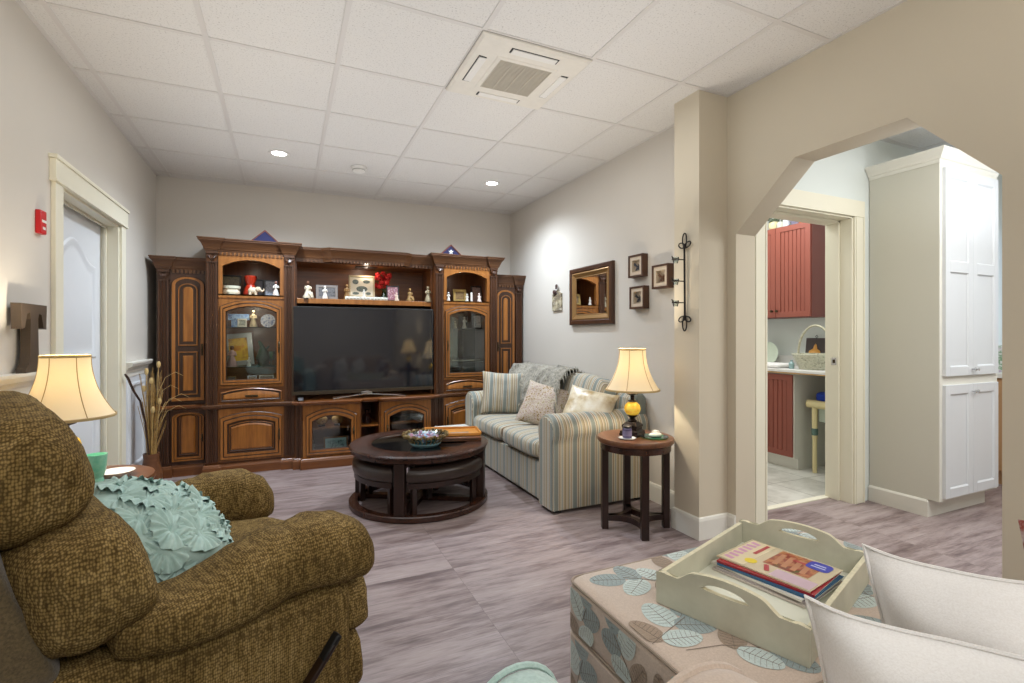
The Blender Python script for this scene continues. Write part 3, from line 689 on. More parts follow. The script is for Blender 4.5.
for (cx, cz, rx, rz_) in ((-.06, .155, .03, .025), (.045, .16, .035, .018), (0, .085, .055, .03), (-.06, .04, .032, .014), (.06, .04, .025, .015)):
    b.f([b.v((cx+rx*math.cos(a*PI/6), -.0045, cz+rz_*math.sin(a*PI/6))) for a in range(12)])
obj('photo_windows', b, photo('pf2', [(.10, .10, .10), (.35, .38, .33), (.15, .14, .14)], 30), g, smooth=0)
b = B(); b.box(-.20, .20, -.035, .035, 0, .030)
for i in range(12): b.ball((-.18+i*.033, -.036, .015), .012, 8)
tag(obj('white_plinth', b, cm((.84, .84, .80)), loc=(at(366, 5.06), 5.04, SZ), bevel=.002), 'long low white ornamental plinth under the collage frame', 'ornament')
figurine('tiny white cherub standing in front of the cream collage frame', (at(364, 5.03), 5.035, SZ+.031), .075, white)
g = thing('flower_vase', 'bunch of red flowers rising behind the dark photo frame', 'flowers', (at(384, 5.2), 5.2, SZ))
b = B(); b.lathe([(.001, 0), (.03, 0), (.035, .04), (.02, .09), (.024, .1)]); obj('vase', b, M['glass_green'], g)
b = B()
for i in range(34):
    a = random.random()*6.28; r = .085*math.sqrt(random.random()); z = .15+random.random()*.14
    c = (r*math.cos(a)-.01, r*.6*math.sin(a), z); b.ball(c, .019+.01*random.random(), 8, (1, .8, .8))
    for k in range(5): aa = k*1.256+i; b.ball((c[0]+.016*math.cos(aa), c[1]-.008, c[2]+.016*math.sin(aa)), .010, 6)
obj('blossoms', b, cm((.80, .10, .07), .6), g, smooth=60)
b = B()
for i in range(7): a = i*.9; b.tube([(0, 0, .08), (.04*math.cos(a), .03*math.sin(a), .17)], .0025, 5)
obj('stem', b, cm((.2, .32, .15)), g)
frame('photo_frame', 'dark framed pink portrait photo beside the red flowers', 'photo frame', (at(393, 5.09), 5.09, SZ), .13, .16, cm((.10, .07, .06), .3), photo('pf3', [(.75, .62, .72), (.50, .25, .28), (.85, .75, .78)]), fw=.014)
figurine('small white and peach figurine in front of the pink portrait photo', (at(396.5, 5.02), 5.02, SZ), .085, (.84, .76, .68), 'kneel')
figurine('gilded seated figurine on a small round base on the long shelf', (at(410, 5.04), 5.04, SZ), .135, (.58, .45, .25), 'sit', base=(.35, .2, .12))
figurine('pale stone figurine of two embracing figures at the right end of the long shelf', (at(428, 5.04), 5.04, SZ), .165, (.62, .57, .46), 'stand')
# left niche
NZ = 1.559
frame('photo_frame', 'dark framed green photo at the left of the red vase niche', 'photo frame', (at(231, 5.12), 5.12, NZ), .16, .19, cm((.08, .06, .05), .3), photo('pf4', [(.14, .15, .08), (.35, .30, .18), (.12, .12, .08)]))
g = thing('jewelry_box', 'cream lidded porcelain box in the left display niche', 'box', (at(231.5, 5.02), 5.02, NZ))
b = B(); b.lathe([(.001, 0), (.06, 0), (.068, .02), (.06, .05)], wob=lambda a, z: .05*math.sin(6*a)); obj('box', b, cm((.85, .82, .72), .3), g)
b = B(); b.lathe([(.062, .051), (.07, .055), (.072, .078), (.001, .08)]); obj('lid', b, cm((.80, .80, .72), .3), g)
frame('photo_frame', 'black framed photo behind the red vase', 'photo frame', (at(254, 5.2), 5.2, NZ), .16, .17, cm((.08, .07, .07), .3), photo('pf5', [(.16, .14, .16), (.28, .24, .28), (.12, .1, .12)]))
g = thing('red_vase', 'red hourglass vase in the left display niche', 'vase', (at(250.5, 5.08), 5.08, NZ))
b = B(); b.lathe([(.001, 0), (.055, 0), (.06, .02), (.045, .075), (.03, .10), (.045, .14), (.052, .175), (.048, .18), (.04, .14)], seg=28); obj('body', b, cm((.66, .18, .09), .3), g)
g = thing('elephant_figurine', 'small cream elephant ornament in front of the red vase', 'figurine', (at(253, 5.0), 5.0, NZ))
b = B(); b.ball((0, 0, .042), .038, 14, (1.1, .8, .9)); b.ball((.04, -.005, .055), .026, 12); b.tube([(.055, -.01, .05), (.075, -.01, .035), (.085, -.01, .05), (.088, -.01, .062)], [.012, .009, .007, .005], 8)
for sx in (-.022, .022):
    for sy in (-.014, .014): b.lathe([(.001, 0), (.012, 0), (.012, .03), (.001, .035)], (sx, sy, 0), 8)
b.ball((.035, -.028, .058), .02, 10, (.7, .25, 1)); obj('body', b, cm((.82, .76, .66), .35), g, smooth=60)
frame('photo_frame', 'dark framed blue photo at the right of the red vase niche', 'photo frame', (at(271, 5.12), 5.12, NZ), .12, .16, cm((.10, .08, .07), .3), photo('pf6', [(.25, .28, .36), (.55, .57, .60), (.15, .15, .2)]))
figurine('white angel figurine at the right of the red vase niche', (at(276, 5.02), 5.02, NZ), .14, white, head=(.55, .4, .35))
# left glass cabinet: shelf tops 1.276, .926, floor .765
g = thing('gift_box', 'blue patterned box on the top glass shelf of the left display cabinet', 'box', (at(239, 5.16), 5.16, 1.277)); b = B(); b.box(-.085, .085, -.03, .03, .065, .12); b.box(-.06, .06, -.025, .025, 0, .065); obj('box', b, [photo('pf7', [(.30, .45, .75), (.65, .78, .92), (.2, .3, .55)], 25)], g, bevel=.002)
frame('photo_frame', 'small white framed sketch on the top glass shelf of the left cabinet', 'photo frame', (at(242, 5.05), 5.05, 1.277), .075, .075, cm((.80, .78, .72)), photo('pf8', [(.80, .8, .76), (.45, .47, .42), (.8, .8, .75)]))
figurine('cream angel figurine with raised arms behind the left cabinet glass', (at(253.5, 5.06), 5.06, 1.277), .155, (.80, .72, .58))
g = thing('ornate_plate', 'blue and white plate standing on the top shelf of the left cabinet', 'plate', (at(268, 5.17), 5.17, 1.338), rot=(PI/2-.15, 0, 0)); b = B(); b.lathe([(.001, 0), (.035, 0), (.062, .008), (.062, .011), (.001, .004)], seg=28); obj('plate', b, photo('pf9', [(.22, .32, .55), (.85, .86, .88), (.3, .4, .6)], 40), g)
g = frame('picture_frame', 'tilted silver frame with yellow picture behind the left cabinet glass', 'photo frame', (at(240, 5.15), 5.16, .927), .24, .30, cm((.60, .60, .58), .4, .3), photo('pfa', [(.70, .30, .12), (.85, .68, .15), (.5, .22, .12)], 9), fw=.045, lean=.2)
g.rotation_euler = (-.2, -.10, 0)
figurine('pink and white bride figurine at the left behind the cabinet glass', (at(232, 5.03), 5.03, .927), .19, (.80, .66, .64), head=(.4, .25, .2))
figurine('thin white candle shaped figurine on the middle glass shelf', (at(249, 5.0), 5.0, .927), .085, white)
g = thing('bird_ornament', 'dark green bird ornament on the middle shelf of the left cabinet', 'ornament', (at(263, 5.08), 5.08, .927))
b = B(); b.lathe([(.001, 0), (.05, 0), (.045, .03), (.06, .07), (.04, .12), (.03, .16)], wob=lambda a, z: .12*math.sin(3*a+z*40)); b.tube([(0, 0, .15), (-.02, 0, .20), (-.035, 0, .225)], [.022, .016, .008], 8); b.tube([(0, 0, .12), (.05, 0, .18)], [.02, .006], 8); obj('body', b, cm((.14, .24, .18), .3), g)
g = thing('green_goblet', 'pale green glass goblet at the right of the middle glass shelf', 'glass', (at(271, 5.05), 5.05, .927)); b = B(); b.lathe([(.001, 0), (.028, 0), (.006, .01), (.006, .04), (.03, .06), (.034, .13), (.031, .13), (.026, .065)]); obj('cup', b, M['glass_green'], g)
for i, (px, lab, c) in enumerate(((231.5, 'small brass framed photo at the left end of the bottom shelf behind glass', (.5, .38, .2)), (252, 'small grey framed photo in the middle of the bottom shelf behind glass', (.6, .62, .66)), (266.5, 'wide white framed photo on the bottom shelf of the left cabinet', (.84, .83, .80)))):
    frame('photo_frame', lab, 'photo frame', (at(px, 5.03), 5.03, .767), (.07, .075, .12)[i], (.075, .075, .075)[i], cm(c), photo('pfb%d' % i, [(.2, .18, .15), (.45, .42, .38), (.15, .14, .15)], 30), fw=.009)
g = thing('brass_bell', 'tiny yellow bell shaped ornament on the bottom shelf behind glass', 'ornament', (at(241.5, 5.0), 5.0, .767)); b = B(); b.lathe([(.001, 0), (.028, 0), (.02, .02), (.012, .035), (.001, .04)]); obj('bell', b, cm((.75, .55, .15), .3, .5), g)
# right niche
figurine('slim white figurine at the left edge of the right niche', (at(448.5, 5.02), 5.02, NZ), .10, white)
frame('photo_frame', 'ornate gold photo frame in the right display niche', 'photo frame', (at(460, 5.1), 5.1, NZ), .15, .14, cm((.62, .52, .30), .35, .5), photo('pfc', [(.25, .16, .1), (.5, .4, .25), (.2, .12, .1)]), fw=.03)
figurine('white lady figurine right of the ornate gold frame', (at(467, 5.03), 5.03, NZ), .09, white)
g = thing('white_candle', 'slim white candle in the right display niche', 'candle', (at(471.5, 5.03), 5.03, NZ)); b = B(); b.lathe([(.001, 0), (.012, 0), (.012, .10), (.001, .104)]); obj('wax', b, cm(white), g)
frame('photo_frame', 'dark framed photo with red figure in the right display niche', 'photo frame', (at(477, 5.15), 5.15, NZ), .12, .19, cm((.12, .10, .09), .3), photo('pfd', [(.3, .1, .1), (.55, .45, .4), (.18, .14, .14)]))
figurine('white and red kneeling figurine at the right of the right niche', (at(479, 5.02), 5.02, NZ), .10, (.84, .78, .74), 'kneel')
# right glass cabinet
figurine('white figurine with outspread arms behind the right cabinet glass', (at(464.5, 5.08), 5.08, 1.277), .13, white)
figurine('small ivory bust at the left behind the right cabinet glass', (at(455, 5.06), 5.06, 1.277), .08, ivory, 'kneel')
frame('photo_frame', 'dark framed photo on the top glass shelf of the right cabinet', 'photo frame', (at(477.5, 5.14), 5.14, 1.277), .11, .16, cm((.10, .10, .11), .3), photo('pfe', [(.5, .52, .54), (.75, .77, .78), (.35, .35, .38)]))
g = thing('serving_fork', 'pair of silver carving utensils lying in the right display cabinet', 'cutlery', (at(468, 5.06), 5.06, .928)); b = B(); b.bar((-.12, 0, .01), (.13, -.03, .012), .012, .006); b.bar((-.10, .03, .006), (.10, .05, .006), .01, .005); obj('blade', b, M['chrome'], g)
b = B(); b.bar((-.17, .006, .01), (-.11, 0, .01), .018, .014); obj('handle', b, cm((.75, .72, .65)), g)
g = thing('silver_bowl', 'shallow silver dish on the cabinet floor behind the right glass door', 'dish', (at(470, 5.08), 5.08, .767)); b = B(); b.lathe([(.001, 0), (.04, 0), (.09, .03), (.092, .033), (.04, .006), (.001, .004)]); obj('dish', b, cm((.6, .62, .66), .2, .8), g)
# console interior (floor .10, shelf .35)
for i, (px, lab) in enumerate(((321.5, 'left brown globe shaped bowl on the console shelf behind glass'), (337.5, 'right brown globe shaped bowl on the console shelf behind glass'))):
    g = thing('decorative_globe', lab, 'ornament', (at(px, 5.0), 5.0, .351), group='brown globes behind the console glass'); b = B(); b.ball((0, 0, .06), .055, 16, (1, 1, .85)); obj('globe', b, photo('pg%d' % i, [(.45, .3, .12), (.8, .68, .45), (.4, .25, .12)], 30), g, smooth=60); b = B(); b.lathe([(.03, 0), (.035, .01), (.02, .016)]); obj('foot', b, M['bronze'], g)
figurine('white standing figurine behind the left console glass door', (at(312, 4.95), 4.95, .102), .14, white)
frame('photo_frame', 'wooden framed photo with pale blue mount behind the left console glass', 'photo frame', (at(336, 4.96), 4.96, .102), .22, .15, M['cherry_l'], photo('pff', [(.15, .2, .2), (.7, .85, .85), (.2, .3, .3)], 25), fw=.016, matc=cm((.72, .86, .86)))
g = thing('dark_bottle', 'dark glass jar on the upper open console shelf', 'jar', (at(367, 5.0), 5.0, .351)); b = B(); b.lathe([(.001, 0), (.04, 0), (.045, .07), (.02, .10), (.02, .13), (.025, .135)]); obj('jar', b, cm((.14, .07, .06), .15), g)
figurine('tiny pale figurine on the lower open console shelf', (at(369, 4.98), 4.98, .102), .10, (.6, .5, .42))
g = thing('router_box', 'dark media player on the shelf behind the right console glass', 'media player', (at(405, 5.06), 5.06, .351)); b = B(); b.box(-.14, .14, -.08, .08, 0, .045); obj('casing', b, M['black'], g, bevel=.003); b = B(); b.box(-.12, -.07, -.0815, -.08, .015, .03); obj('display', b, cm((.2, .25, .15), .2), g)
figurine('small golden figurine behind the right console glass door', (at(398, 4.96), 4.96, .102), .09, gold)
g = thing('clock_cube', 'small dark cube clock on the console left of the television', 'clock', (.125, 4.905, .607)); b = B(); b.box(-.026, .026, -.02, .02, 0, .036); obj('casing', b, M['black'], g, bevel=.003); b = B(); b.box(-.02, .02, -.0215, -.02, .008, .03); obj('face', b, cm((.5, .52, .55), .2), g)
# flag cases on top of the towers
def flagcase(x, label, star):
    g = thing('flag_case', label, 'flag case', (x, 5.05, 2.036)); W, H = .135, .125
    b = B(); T = lambda k, y: [(-W+k*1.9, y, k*.8), (W-k*1.9, y, k*.8), (0, y, H-k*1.3)]
    b.loft([T(0, .05), T(0, -.01), T(.011, -.01), T(.011, 0)], cap1=False); obj('case', b, cm((.40, .17, .10), .4), g, smooth=0)
    b = B(); b.f([b.v(p) for p in T(.011, -.002)]); obj('folded_flag', b, cm((.10, .11, .28), .8), g, smooth=0)
    if star:
        b = B(); cz = .047; b.f([b.v(((.030 if k % 2 == 0 else .012)*math.sin(k*PI/5), -.0035, cz+(.030 if k % 2 == 0 else .012)*math.cos(k*PI/5))) for k in range(10)]); obj('star', b, cm((.9, .9, .9)), g, smooth=0)
flagcase(at(265, 5.05), 'triangular wooden flag case with plain blue flag on the left tower', False)
flagcase(at(451, 5.05), 'triangular wooden flag case showing one white star on the right tower', True)

# ================================================================ RECLINER
g = thing('recliner', 'large olive brown chenille recliner with padded arms in the left foreground', 'armchair', (-.362, 1.775, 0), math.radians(24))
REC = g
def arm(y, name):
    b = B(); L = []
    # stations along x: (x, zc, half height, half width)
    st = [(-.16, .53, .015, .02), (-.15, .53, .04, .06), (-.12, .53, .055, .09), (-.05, .53, .064, .108), (.01, .532, .070, .114), (.07, .545, .082, .116), (.13, .558, .090, .115), (.19, .568, .095, .111), (.225, .572, .090, .105), (.26, .575, .097, .112), (.33, .572, .101, .117), (.40, .560, .098, .115), (.45, .545, .086, .10), (.48, .525, .06, .07), (.492, .52, .02, .025)]
    # interpolate for smoothness
    for (a, bq) in zip(st, st[1:]):
        for k in range(3):
            f = k/3; L.append([a[i]+(bq[i]-a[i])*f for i in range(4)])
    L.append(st[-1]); loops = []
    for (x, zc, hh, hw) in L:
        lp = []
        for k in range(28):
            t = 2*PI*k/28; c, s = math.cos(t), math.sin(t)
            e = 2/2.6
            py = math.copysign(abs(c)**e, c)*hw; pz = math.copysign(abs(s)**e, s)*hh
            wr = 1+.07*noise.noise(Vector((x*22, py*9, y*5+pz*6)))+.03*noise.noise(Vector((x*60, pz*12, y)))
            lp.append((x, y+py*wr, zc+pz*wr))
        loops.append(lp)
    b.loft(loops); return obj(name, b, M['chenille'], g, smooth=60)
arm(-.36, 'armrest'); arm(.36, 'armrest')
b = B()
b.puff((.07, 0, .265), (.72, .83, .47), n=14, seg=24, ny=9); obj('body', b, M['chenille'], g, smooth=60)
b = B(); b.puff((.12, 0, .45), (.68, .53, .17), n=4, seg=20, wr=.06, seed=3); obj('seat', b, M['chenille'], g, smooth=60)
b = B(); b.puff((.44, 0, .36), (.16, .80, .20), n=3.4, seg=22, wr=.06, seed=2); b.puff((.43, 0, .19), (.12, .80, .24), n=3.4, seg=22, wr=.05, seed=5); obj('footrest', b, M['chenille'], g, smooth=60)
R1 = Euler((0, math.radians(-20), 0)).to_matrix()
def wing(p):
    q = p.copy(); q.x += .05*(abs(p.y)/.42)**2.2; return q
b = B(); b.puff((-.225, 0, .64), (.27, .93, .33), n=3.2, seg=30, rot=R1, wr=.045, seed=4, pinch=wing); obj('lumbar_cushion', b, M['chenille'], g, smooth=60)
b = B(); b.puff((-.325, 0, .885), (.29, .82, .31), n=3.0, seg=30, rot=R1, wr=.05, seed=9, pinch=wing); obj('headrest', b, M['chenille'], g, smooth=60)
b = B(); b.puff((-.375, 0, .715), (.13, .80, .60), n=7, seg=22, rot=R1, wr=.01, seed=9, pinch=None); obj('back_panel', b, M['chenille_back'], g, smooth=60)
b = B(); b.bar((.20, -.435, .17), (.33, -.45, .33), .035, .014); b.mi = 1; b.bar((.30, -.449, .295), (.345, -.452, .35), .03, .018); obj('lever', b, [M['espresso'], M['black']], g, bevel=.004)
for sx in (-.2, .33):
    for sy in (-.33, .33): b = B(); b.lathe([(.001, 0), (.025, 0), (.03, .05), (.001, .05)], (sx, sy, 0)); obj('foot', b, M['black'], g)

# ruffled pillow
g = thing('ruffled_pillow', 'round pale aqua throw pillow covered in ruffled rosettes on the recliner', 'pillow', (-.325, 1.735, .665), rot=(math.radians(8), math.radians(30), math.radians(10)))
PR_ = .205
b = B(); b.puff((0, 0, -.01), (.40, .40, .14), n=2.2, seg=16); obj('cushion', b, M['aqua'], g, smooth=60)
b = B()
def rosette(b, c, nrm, r, seed):
    n = nrm.normalized(); u = n.cross(Vector((.3, .9, .2))).normalized(); w = n.cross(u); rnd = random.Random(seed); S = 90; npl = rnd.choice((13, 14, 15)); ph = rnd.random()*6
    loops = []
    for j, fr in enumerate((.06, .25, .5, .75, 1.0)):
        lp = []
        for k in range(S):
            a = 2*PI*k/S+ph
            pl = math.sin(npl*a+.6*math.sin(2*a)); rr = r*fr*(1+.07*math.sin(3*a+seed)+.03*pl)
            h = .0062*fr**1.1*pl + .008*math.sin(PI*min(1, fr*.9)) + .007*fr**2*math.sin(2*a+seed) - (.004 if fr < .1 else 0)
            lp.append(c+u*(rr*math.cos(a))+w*(rr*math.sin(a))+n*h)
        loops.append(lp)
    b.loft(loops, cap0=True, cap1=False)
k = 0
for ring, (rr, nn, hz) in enumerate(((0, 1, .066), (.080, 6, .060), (.140, 10, .040), (.178, 13, .008), (.192, 16, -.030))):
    for i in range(nn):
        a = 2*PI*i/nn+ring*.5+random.uniform(-.08, .08); k += 1
        c = Vector((rr*math.cos(a), rr*math.sin(a), hz+random.uniform(-.004, .004)))
        nr = Vector((math.cos(a)*rr*3.4, math.sin(a)*rr*3.4, 1.05 if ring < 3 else .7))+Vector((random.uniform(-.22, .22), random.uniform(-.22, .22), 0))
        rosette(b, c, nr, random.uniform(.054, .066), k)
obj('ruffles', b, M['aqua'], g, smooth=75)
g = thing('remote_control', 'dark blue remote control tucked under the ruffled aqua pillow', 'remote control', (-.235, 1.51, .55), rot=(0, math.radians(8), math.radians(30)))
b = B(); b.box(-.08, .08, -.022, .022, 0, .018); obj('body', b, cm((.12, .15, .22), .35), g, bevel=.005)
b = B()
for i in range(8): b.box(-.06+i*.014, -.052+i*.014, -.012, .012, .018, .0195)
obj('buttons', b, cm((.35, .36, .4)), g)
# patterned pillow over the far edge of the headrest
def pillow_mesh(w, h, t, seed=0, wr=.012, n=22, ear=.07, pw=.55, lift=0):
    b = B(); F = []; K = []
    for side in (-1, 1):
        G = []
        for i in range(n+1):
            row = []
            for j in range(n+1):
                u = -1+2*i/n; v = -1+2*j/n
                x = w/2*u*(1-ear*(1-v*v)*abs(u)); z = h/2*v*(1-ear*(1-u*u)*abs(v))
                th = t/2*(max(0, (1-abs(u)**2.6)*(1-abs(v)**2.6))**pw)
                th *= 1+wr*8*noise.noise(Vector((u*2.3+seed, v*2.3, side*3)))
                z += lift*(abs(u)*abs(v))**5*(1 if v > 0 else -.5)
                y = side*th+wr*.6*noise.noise(Vector((u*2+seed*2, v*2, 9)))
                if side == 1 and (i in (0, n) or j in (0, n)): row.append(F[i][j])
                else: row.append(b.v((x, y, z)))
            G.append(row)
        if side == -1: F = G
        else: K = G
        for i in range(n):
            for j in range(n):
                q = [G[i][j], G[i+1][j], G[i+1][j+1], G[i][j+1]]; b.f(q if side < 0 else q[::-1])
    return b
def pillow(name, label, w, h, t, mat, loc, rot, seed=0, ear=.07, piping=None, group=None, **kw):
    g = thing(name, label, 'pillow', loc, rot=rot, group=group)
    obj('cover', pillow_mesh(w, h, t, seed, ear=ear, **kw), mat, g, smooth=70)
    if piping:
        b = B(); pts = []
        for s in range(4):
            for i in range(24):
                q = -1+2*i/24; u, v = ((q, -1), (1, q), (-q, 1), (-1, -q))[s]
                pts.append((w/2*u*(1-ear*(1-v*v)*abs(u)), kw.get('wr', .012)*.6*noise.noise(Vector((u*2+seed*2, v*2, 9))), h/2*v*(1-ear*(1-u*u)*abs(v))+kw.get('lift', 0)*(abs(u)*abs(v))**5*(1 if v > 0 else -.5)))
        b.tube(pts, .004, 6, closed=True); obj('piping', b, piping, g)
    return g
pillow('throw_pillow', 'pale blue floral pillow peeking over the headrest of the recliner', .42, .42, .13, M['bluefloral'], (-.80, 1.84, .93), (math.radians(-8), 0, math.radians(100)), 3)

# ================================================================ ROUND SIDE TABLES AND LAMPS
def side_table(loc, label, r=.235, h=.572, rz=0, plain_leg=False):
    g = thing('side_table', label, 'side table', loc, rz)
    b = B(); b.lathe([(.001, h-.034), (r-.012, h-.034), (r-.004, h-.028), (r, h-.018), (r, h-.008), (r-.004, h), (.001, h)], seg=56); obj('tabletop', b, M['walnut'], g, smooth=30)
    b = B(); b.lathe([(r-.05, h-.036), (r-.02, h-.036), (r-.02, h-.075), (r-.04, h-.075), (r-.04, h-.036)], seg=48, cap=False); obj('apron', b, M['espresso_h'], g, smooth=30)
    for k in range(4):
        a = k*PI/2; b = B(); b.M = Matrix.Rotation(a, 4, 'Z'); b.box(r-.062, r-.022, -.022, .022, 0, h-.034); obj('leg', b, M['espresso'], g, bevel=.003)
    b = B()
    for k in range(4):
        a0 = k*PI/2+.1; a1 = (k+1)*PI/2-.1; c = (1.05*(r-.04)*math.cos(a0+.685)*1.25, 1.05*(r-.04)*math.sin(a0+.685)*1.25)
        P0 = Vector(((r-.045)*math.cos(k*PI/2), (r-.045)*math.sin(k*PI/2))); P1 = Vector(((r-.045)*math.cos(k*PI/2+PI/2), (r-.045)*math.sin(k*PI/2+PI/2))); mid = Vector((0, 0))
        pts = [(P0*(1-t)**2+mid*2*t*(1-t)+P1*t*t) for t in [i/12 for i in range(13)]]
        L = []
        for i, p_ in enumerate(pts):
            d = (pts[min(i+1, 12)]-pts[max(i-1, 0)]).normalized(); nn = Vector((-d.y, d.x))*.016
            L.append([(p_.x+nn.x, p_.y+nn.y, .05), (p_.x-nn.x, p_.y-nn.y, .05), (p_.x-nn.x, p_.y-nn.y, .085), (p_.x+nn.x, p_.y+nn.y, .085)])
        b.loft(L)
    obj('stretcher', b, M['espresso'], g, smooth=40)
    return g
side_table((1.995, 2.525, 0), 'round dark wood side table with four straight legs beside the striped sofa', rz=math.radians(-112))
side_table((-.79, 2.76, 0), 'round brown side table behind the recliner', r=.245, rz=.5)
def lamp(loc, label, rz=0):
    g = thing('table_lamp', label, 'lamp', loc, rz)
    b = B()
    def sqz(r, z): return [(-r, -r, z), (r, -r, z), (r, r, z), (-r, r, z)]
    b.loft([sqz(.060, 0), sqz(.062, .008), sqz(.058, .020), sqz(.058, .028), sqz(.046, .036), sqz(.046, .05), sqz(.05, .054), sqz(.05, .066), sqz(.036, .078), sqz(.03, .085)])
    for sx in (-1, 1):
        for sy in (-1, 1): b.ball((sx*.052, sy*.052, .006), .012, 8)
    b.lathe([(.026, .085), (.03, .092), (.02, .10), (.014, .108), (.028, .118), (.034, .124), (.03, .128)], seg=20)
    obj('base', b, M['bronze'], g, smooth=30)
    b = B(); b.lathe([(.022, .124), (.040, .136), (.050, .155), (.052, .170), (.046, .190), (.030, .206), (.02, .21)], seg=32, wob=lambda a, z: .03*math.cos(8*a)); obj('glass_ball', b, M['amber'], g, smooth=60)
    b = B(); b.lathe([(.02, .207), (.03, .214), (.024, .22), (.012, .225), (.013, .25), (.036, .258), (.036, .261), (.012, .264), (.010, .30), (.006, .31), (.006, .535), (.001, .538)], seg=20); obj('stem', b, M['bronze'], g)
    b = B(); prof = []
    for i in range(15):
        t = i/14; prof.append((.168-.086*(1-(1-t)**2.1)*1.0, .285+t*.255))
    b.lathe(prof+[(r-.0015, z) for r, z in prof[::-1]], seg=64, cap=False)
    s = obj('lamp_shade', b, M['shade'], g, smooth=60)
    b = B()
    b.lathe([(.168, .281), (.1705, .283), (.1705, .291), (.168, .293)], seg=48, cap=False); b.lathe([(.082, .536), (.0845, .537), (.0845, .545), (.082, .546)], seg=48, cap=False)
    for k in range(6):
        a = k*PI/3+.2; b.tube([((r+.0008)*math.cos(a), (r+.0008)*math.sin(a), z) for r, z in prof], .0018, 5)
    obj('shade_trim', b, cm((.72, .62, .42)), s)
    b = B(); b.ball((0, 0, .40), .028, 12, (1, 1, 1.2)); obj('bulb', b, M['bulb'], g)
    b = B()
    for k in range(3): a = k*2*PI/3; b.tube([(0, 0, .535), (.08*math.cos(a), .08*math.sin(a), .538)], .0015, 4)
    obj('shade_ring', b, M['bronze'], g)
    L = bpy.data.lights.new('lamp_glow', 'POINT'); L.energy = 21; L.color = (1, .88, .69); L.shadow_soft_size = .035
    lo = bpy.data.objects.new('lamp_glow', L); C.objects.link(lo); lo.location = (loc[0], loc[1], loc[2]+.455)
    return g
lamp((2.0, 2.56, .5725), 'lit table lamp with cream bell shade and amber glass ball beside the striped sofa', rz=.5)
lamp((-.84, 2.68, .5725), 'lit table lamp with cream bell shade rising behind the recliner')
side_table((2.225, .0, 0), 'round side table standing behind the leaf print sofa', r=.2, rz=.3)
lamp((2.225, .0, .5725), 'lit table lamp with cream bell shade reflected in the television')
g = thing('candle_jar', 'small purple jar candle with dark lid on the table beside the striped sofa', 'candle', (1.895, 2.475, .579))
b = B(); b.lathe([(.001, 0), (.026, 0), (.028, .005), (.028, .055), (.024, .06)], seg=24); obj('jar', b, cm((.36, .33, .46), .2), g)
b = B(); b.lathe([(.001, .0605), (.022, .0605), (.026, .064), (.026, .072), (.02, .076), (.001, .076)], seg=24); obj('lid', b, cm((.16, .14, .14), .3), g)
b = B(); b.lathe([(.0285, .015), (.0285, .045)], seg=24, cap=False); obj('paper_band', b, cm((.47, .44, .56)), g)
g = thing('candle_saucer', 'small white scalloped saucer under the purple candle jar', 'saucer', (1.895, 2.475, .573)); b = B(); b.lathe([(.001, 0), (.03, 0), (.052, .006), (.052, .008), (.03, .005), (.001, .005)], seg=32, wob=lambda a, z: .04*math.cos(10*a)); obj('saucer', b, M['plastic'], g)
g = thing('glass_plate', 'clear glass plate on the right of the sofa side table', 'plate', (2.07, 2.435, .573)); b = B(); b.lathe([(.001, 0), (.05, 0), (.082, .006), (.083, .009), (.05, .004), (.001, .004)], seg=32); obj('plate', b, M['glass_green'], g)
g = thing('shell_ornament', 'small white shell shaped ornament on the glass plate', 'ornament', (2.08, 2.44, .5785)); b = B(); b.puff((0, 0, .012), (.09, .05, .024), n=2.4, seg=12, wr=.2, seed=1); b.puff((.02, .02, .02), (.05, .04, .03), n=2.2, seg=10, wr=.25, seed=6); obj('shell', b, M['plastic'], g)
g = thing('green_tumbler', 'green glass tumbler on the table behind the recliner', 'glass', (-.725, 2.64, .5725)); g.scale = (.82, .82, .95); b = B(); b.lathe([(.001, 0), (.030, 0), (.033, .01), (.027, .03), (.038, .06), (.045, .135), (.043, .135), (.035, .06), (.02, .035), (.001, .034)], seg=28); obj('glass', b, [photo('green_tint', [(.42, .80, .66), (.66, .88, .78)], 18)], g)
g = thing('white_dish', 'shallow white dish on the table behind the ruffled pillow', 'dish', (-.685, 2.76, .573)); b = B(); b.lathe([(.001, 0), (.04, 0), (.065, .022), (.067, .024), (.04, .006), (.001, .005)], seg=32); obj('dish', b, M['plastic'], g)

# ================================================================ COFFEE TABLE + STOOLS
g = thing('coffee_table', 'round dark wood coffee table with inset glass and a ring base', 'coffee table', (.90, 3.62, 0), math.radians(-120))
r, h = .50, .43
b = B(); b.lathe([(.345, h-.002), (.36, h+.001), (.45, h), (r-.012, h-.002), (r, h-.012), (r-.002, h-.022), (r-.014, h-.030), (r-.014, h-.05), (r-.03, h-.062), (.345, h-.062), (.345, h-.002)], seg=72, cap=False); obj('tabletop', b, M['espresso_h'], g, smooth=30)
b = B(); b.lathe([(.001, h-.012), (.346, h-.012), (.346, h-.004), (.001, h-.004)], seg=56); obj('glass_inset', b, [glassmat('table_glass', (.25, .27, .33), .10, .05)], g, smooth=30)
b = B(); b.box(-.34, .34, -.34, .34, h-.05, h-.035); obj('under_panel', b, M['espresso'], g, smooth=0)
for k in range(4):
    b = B(); b.M = Matrix.Rotation(k*PI/2, 4, 'Z'); b.box(r-.075, r-.02, -.035, .035, .0, h-.055); obj('leg', b, M['espresso'], g, bevel=.004)
b = B(); b.lathe([(r-.06, .0), (r-.01, 0), (r-.002, .008), (r-.002, .036), (r-.01, .042), (r-.06, .042), (r-.06, 0)], seg=64, cap=False); b.box(-r+.05, r-.05, -.03, .03, .003, .036); b.box(-.03, .03, -r+.05, r-.05, .003, .035); obj('base_ring', b, M['espresso_h'], g, smooth=30)
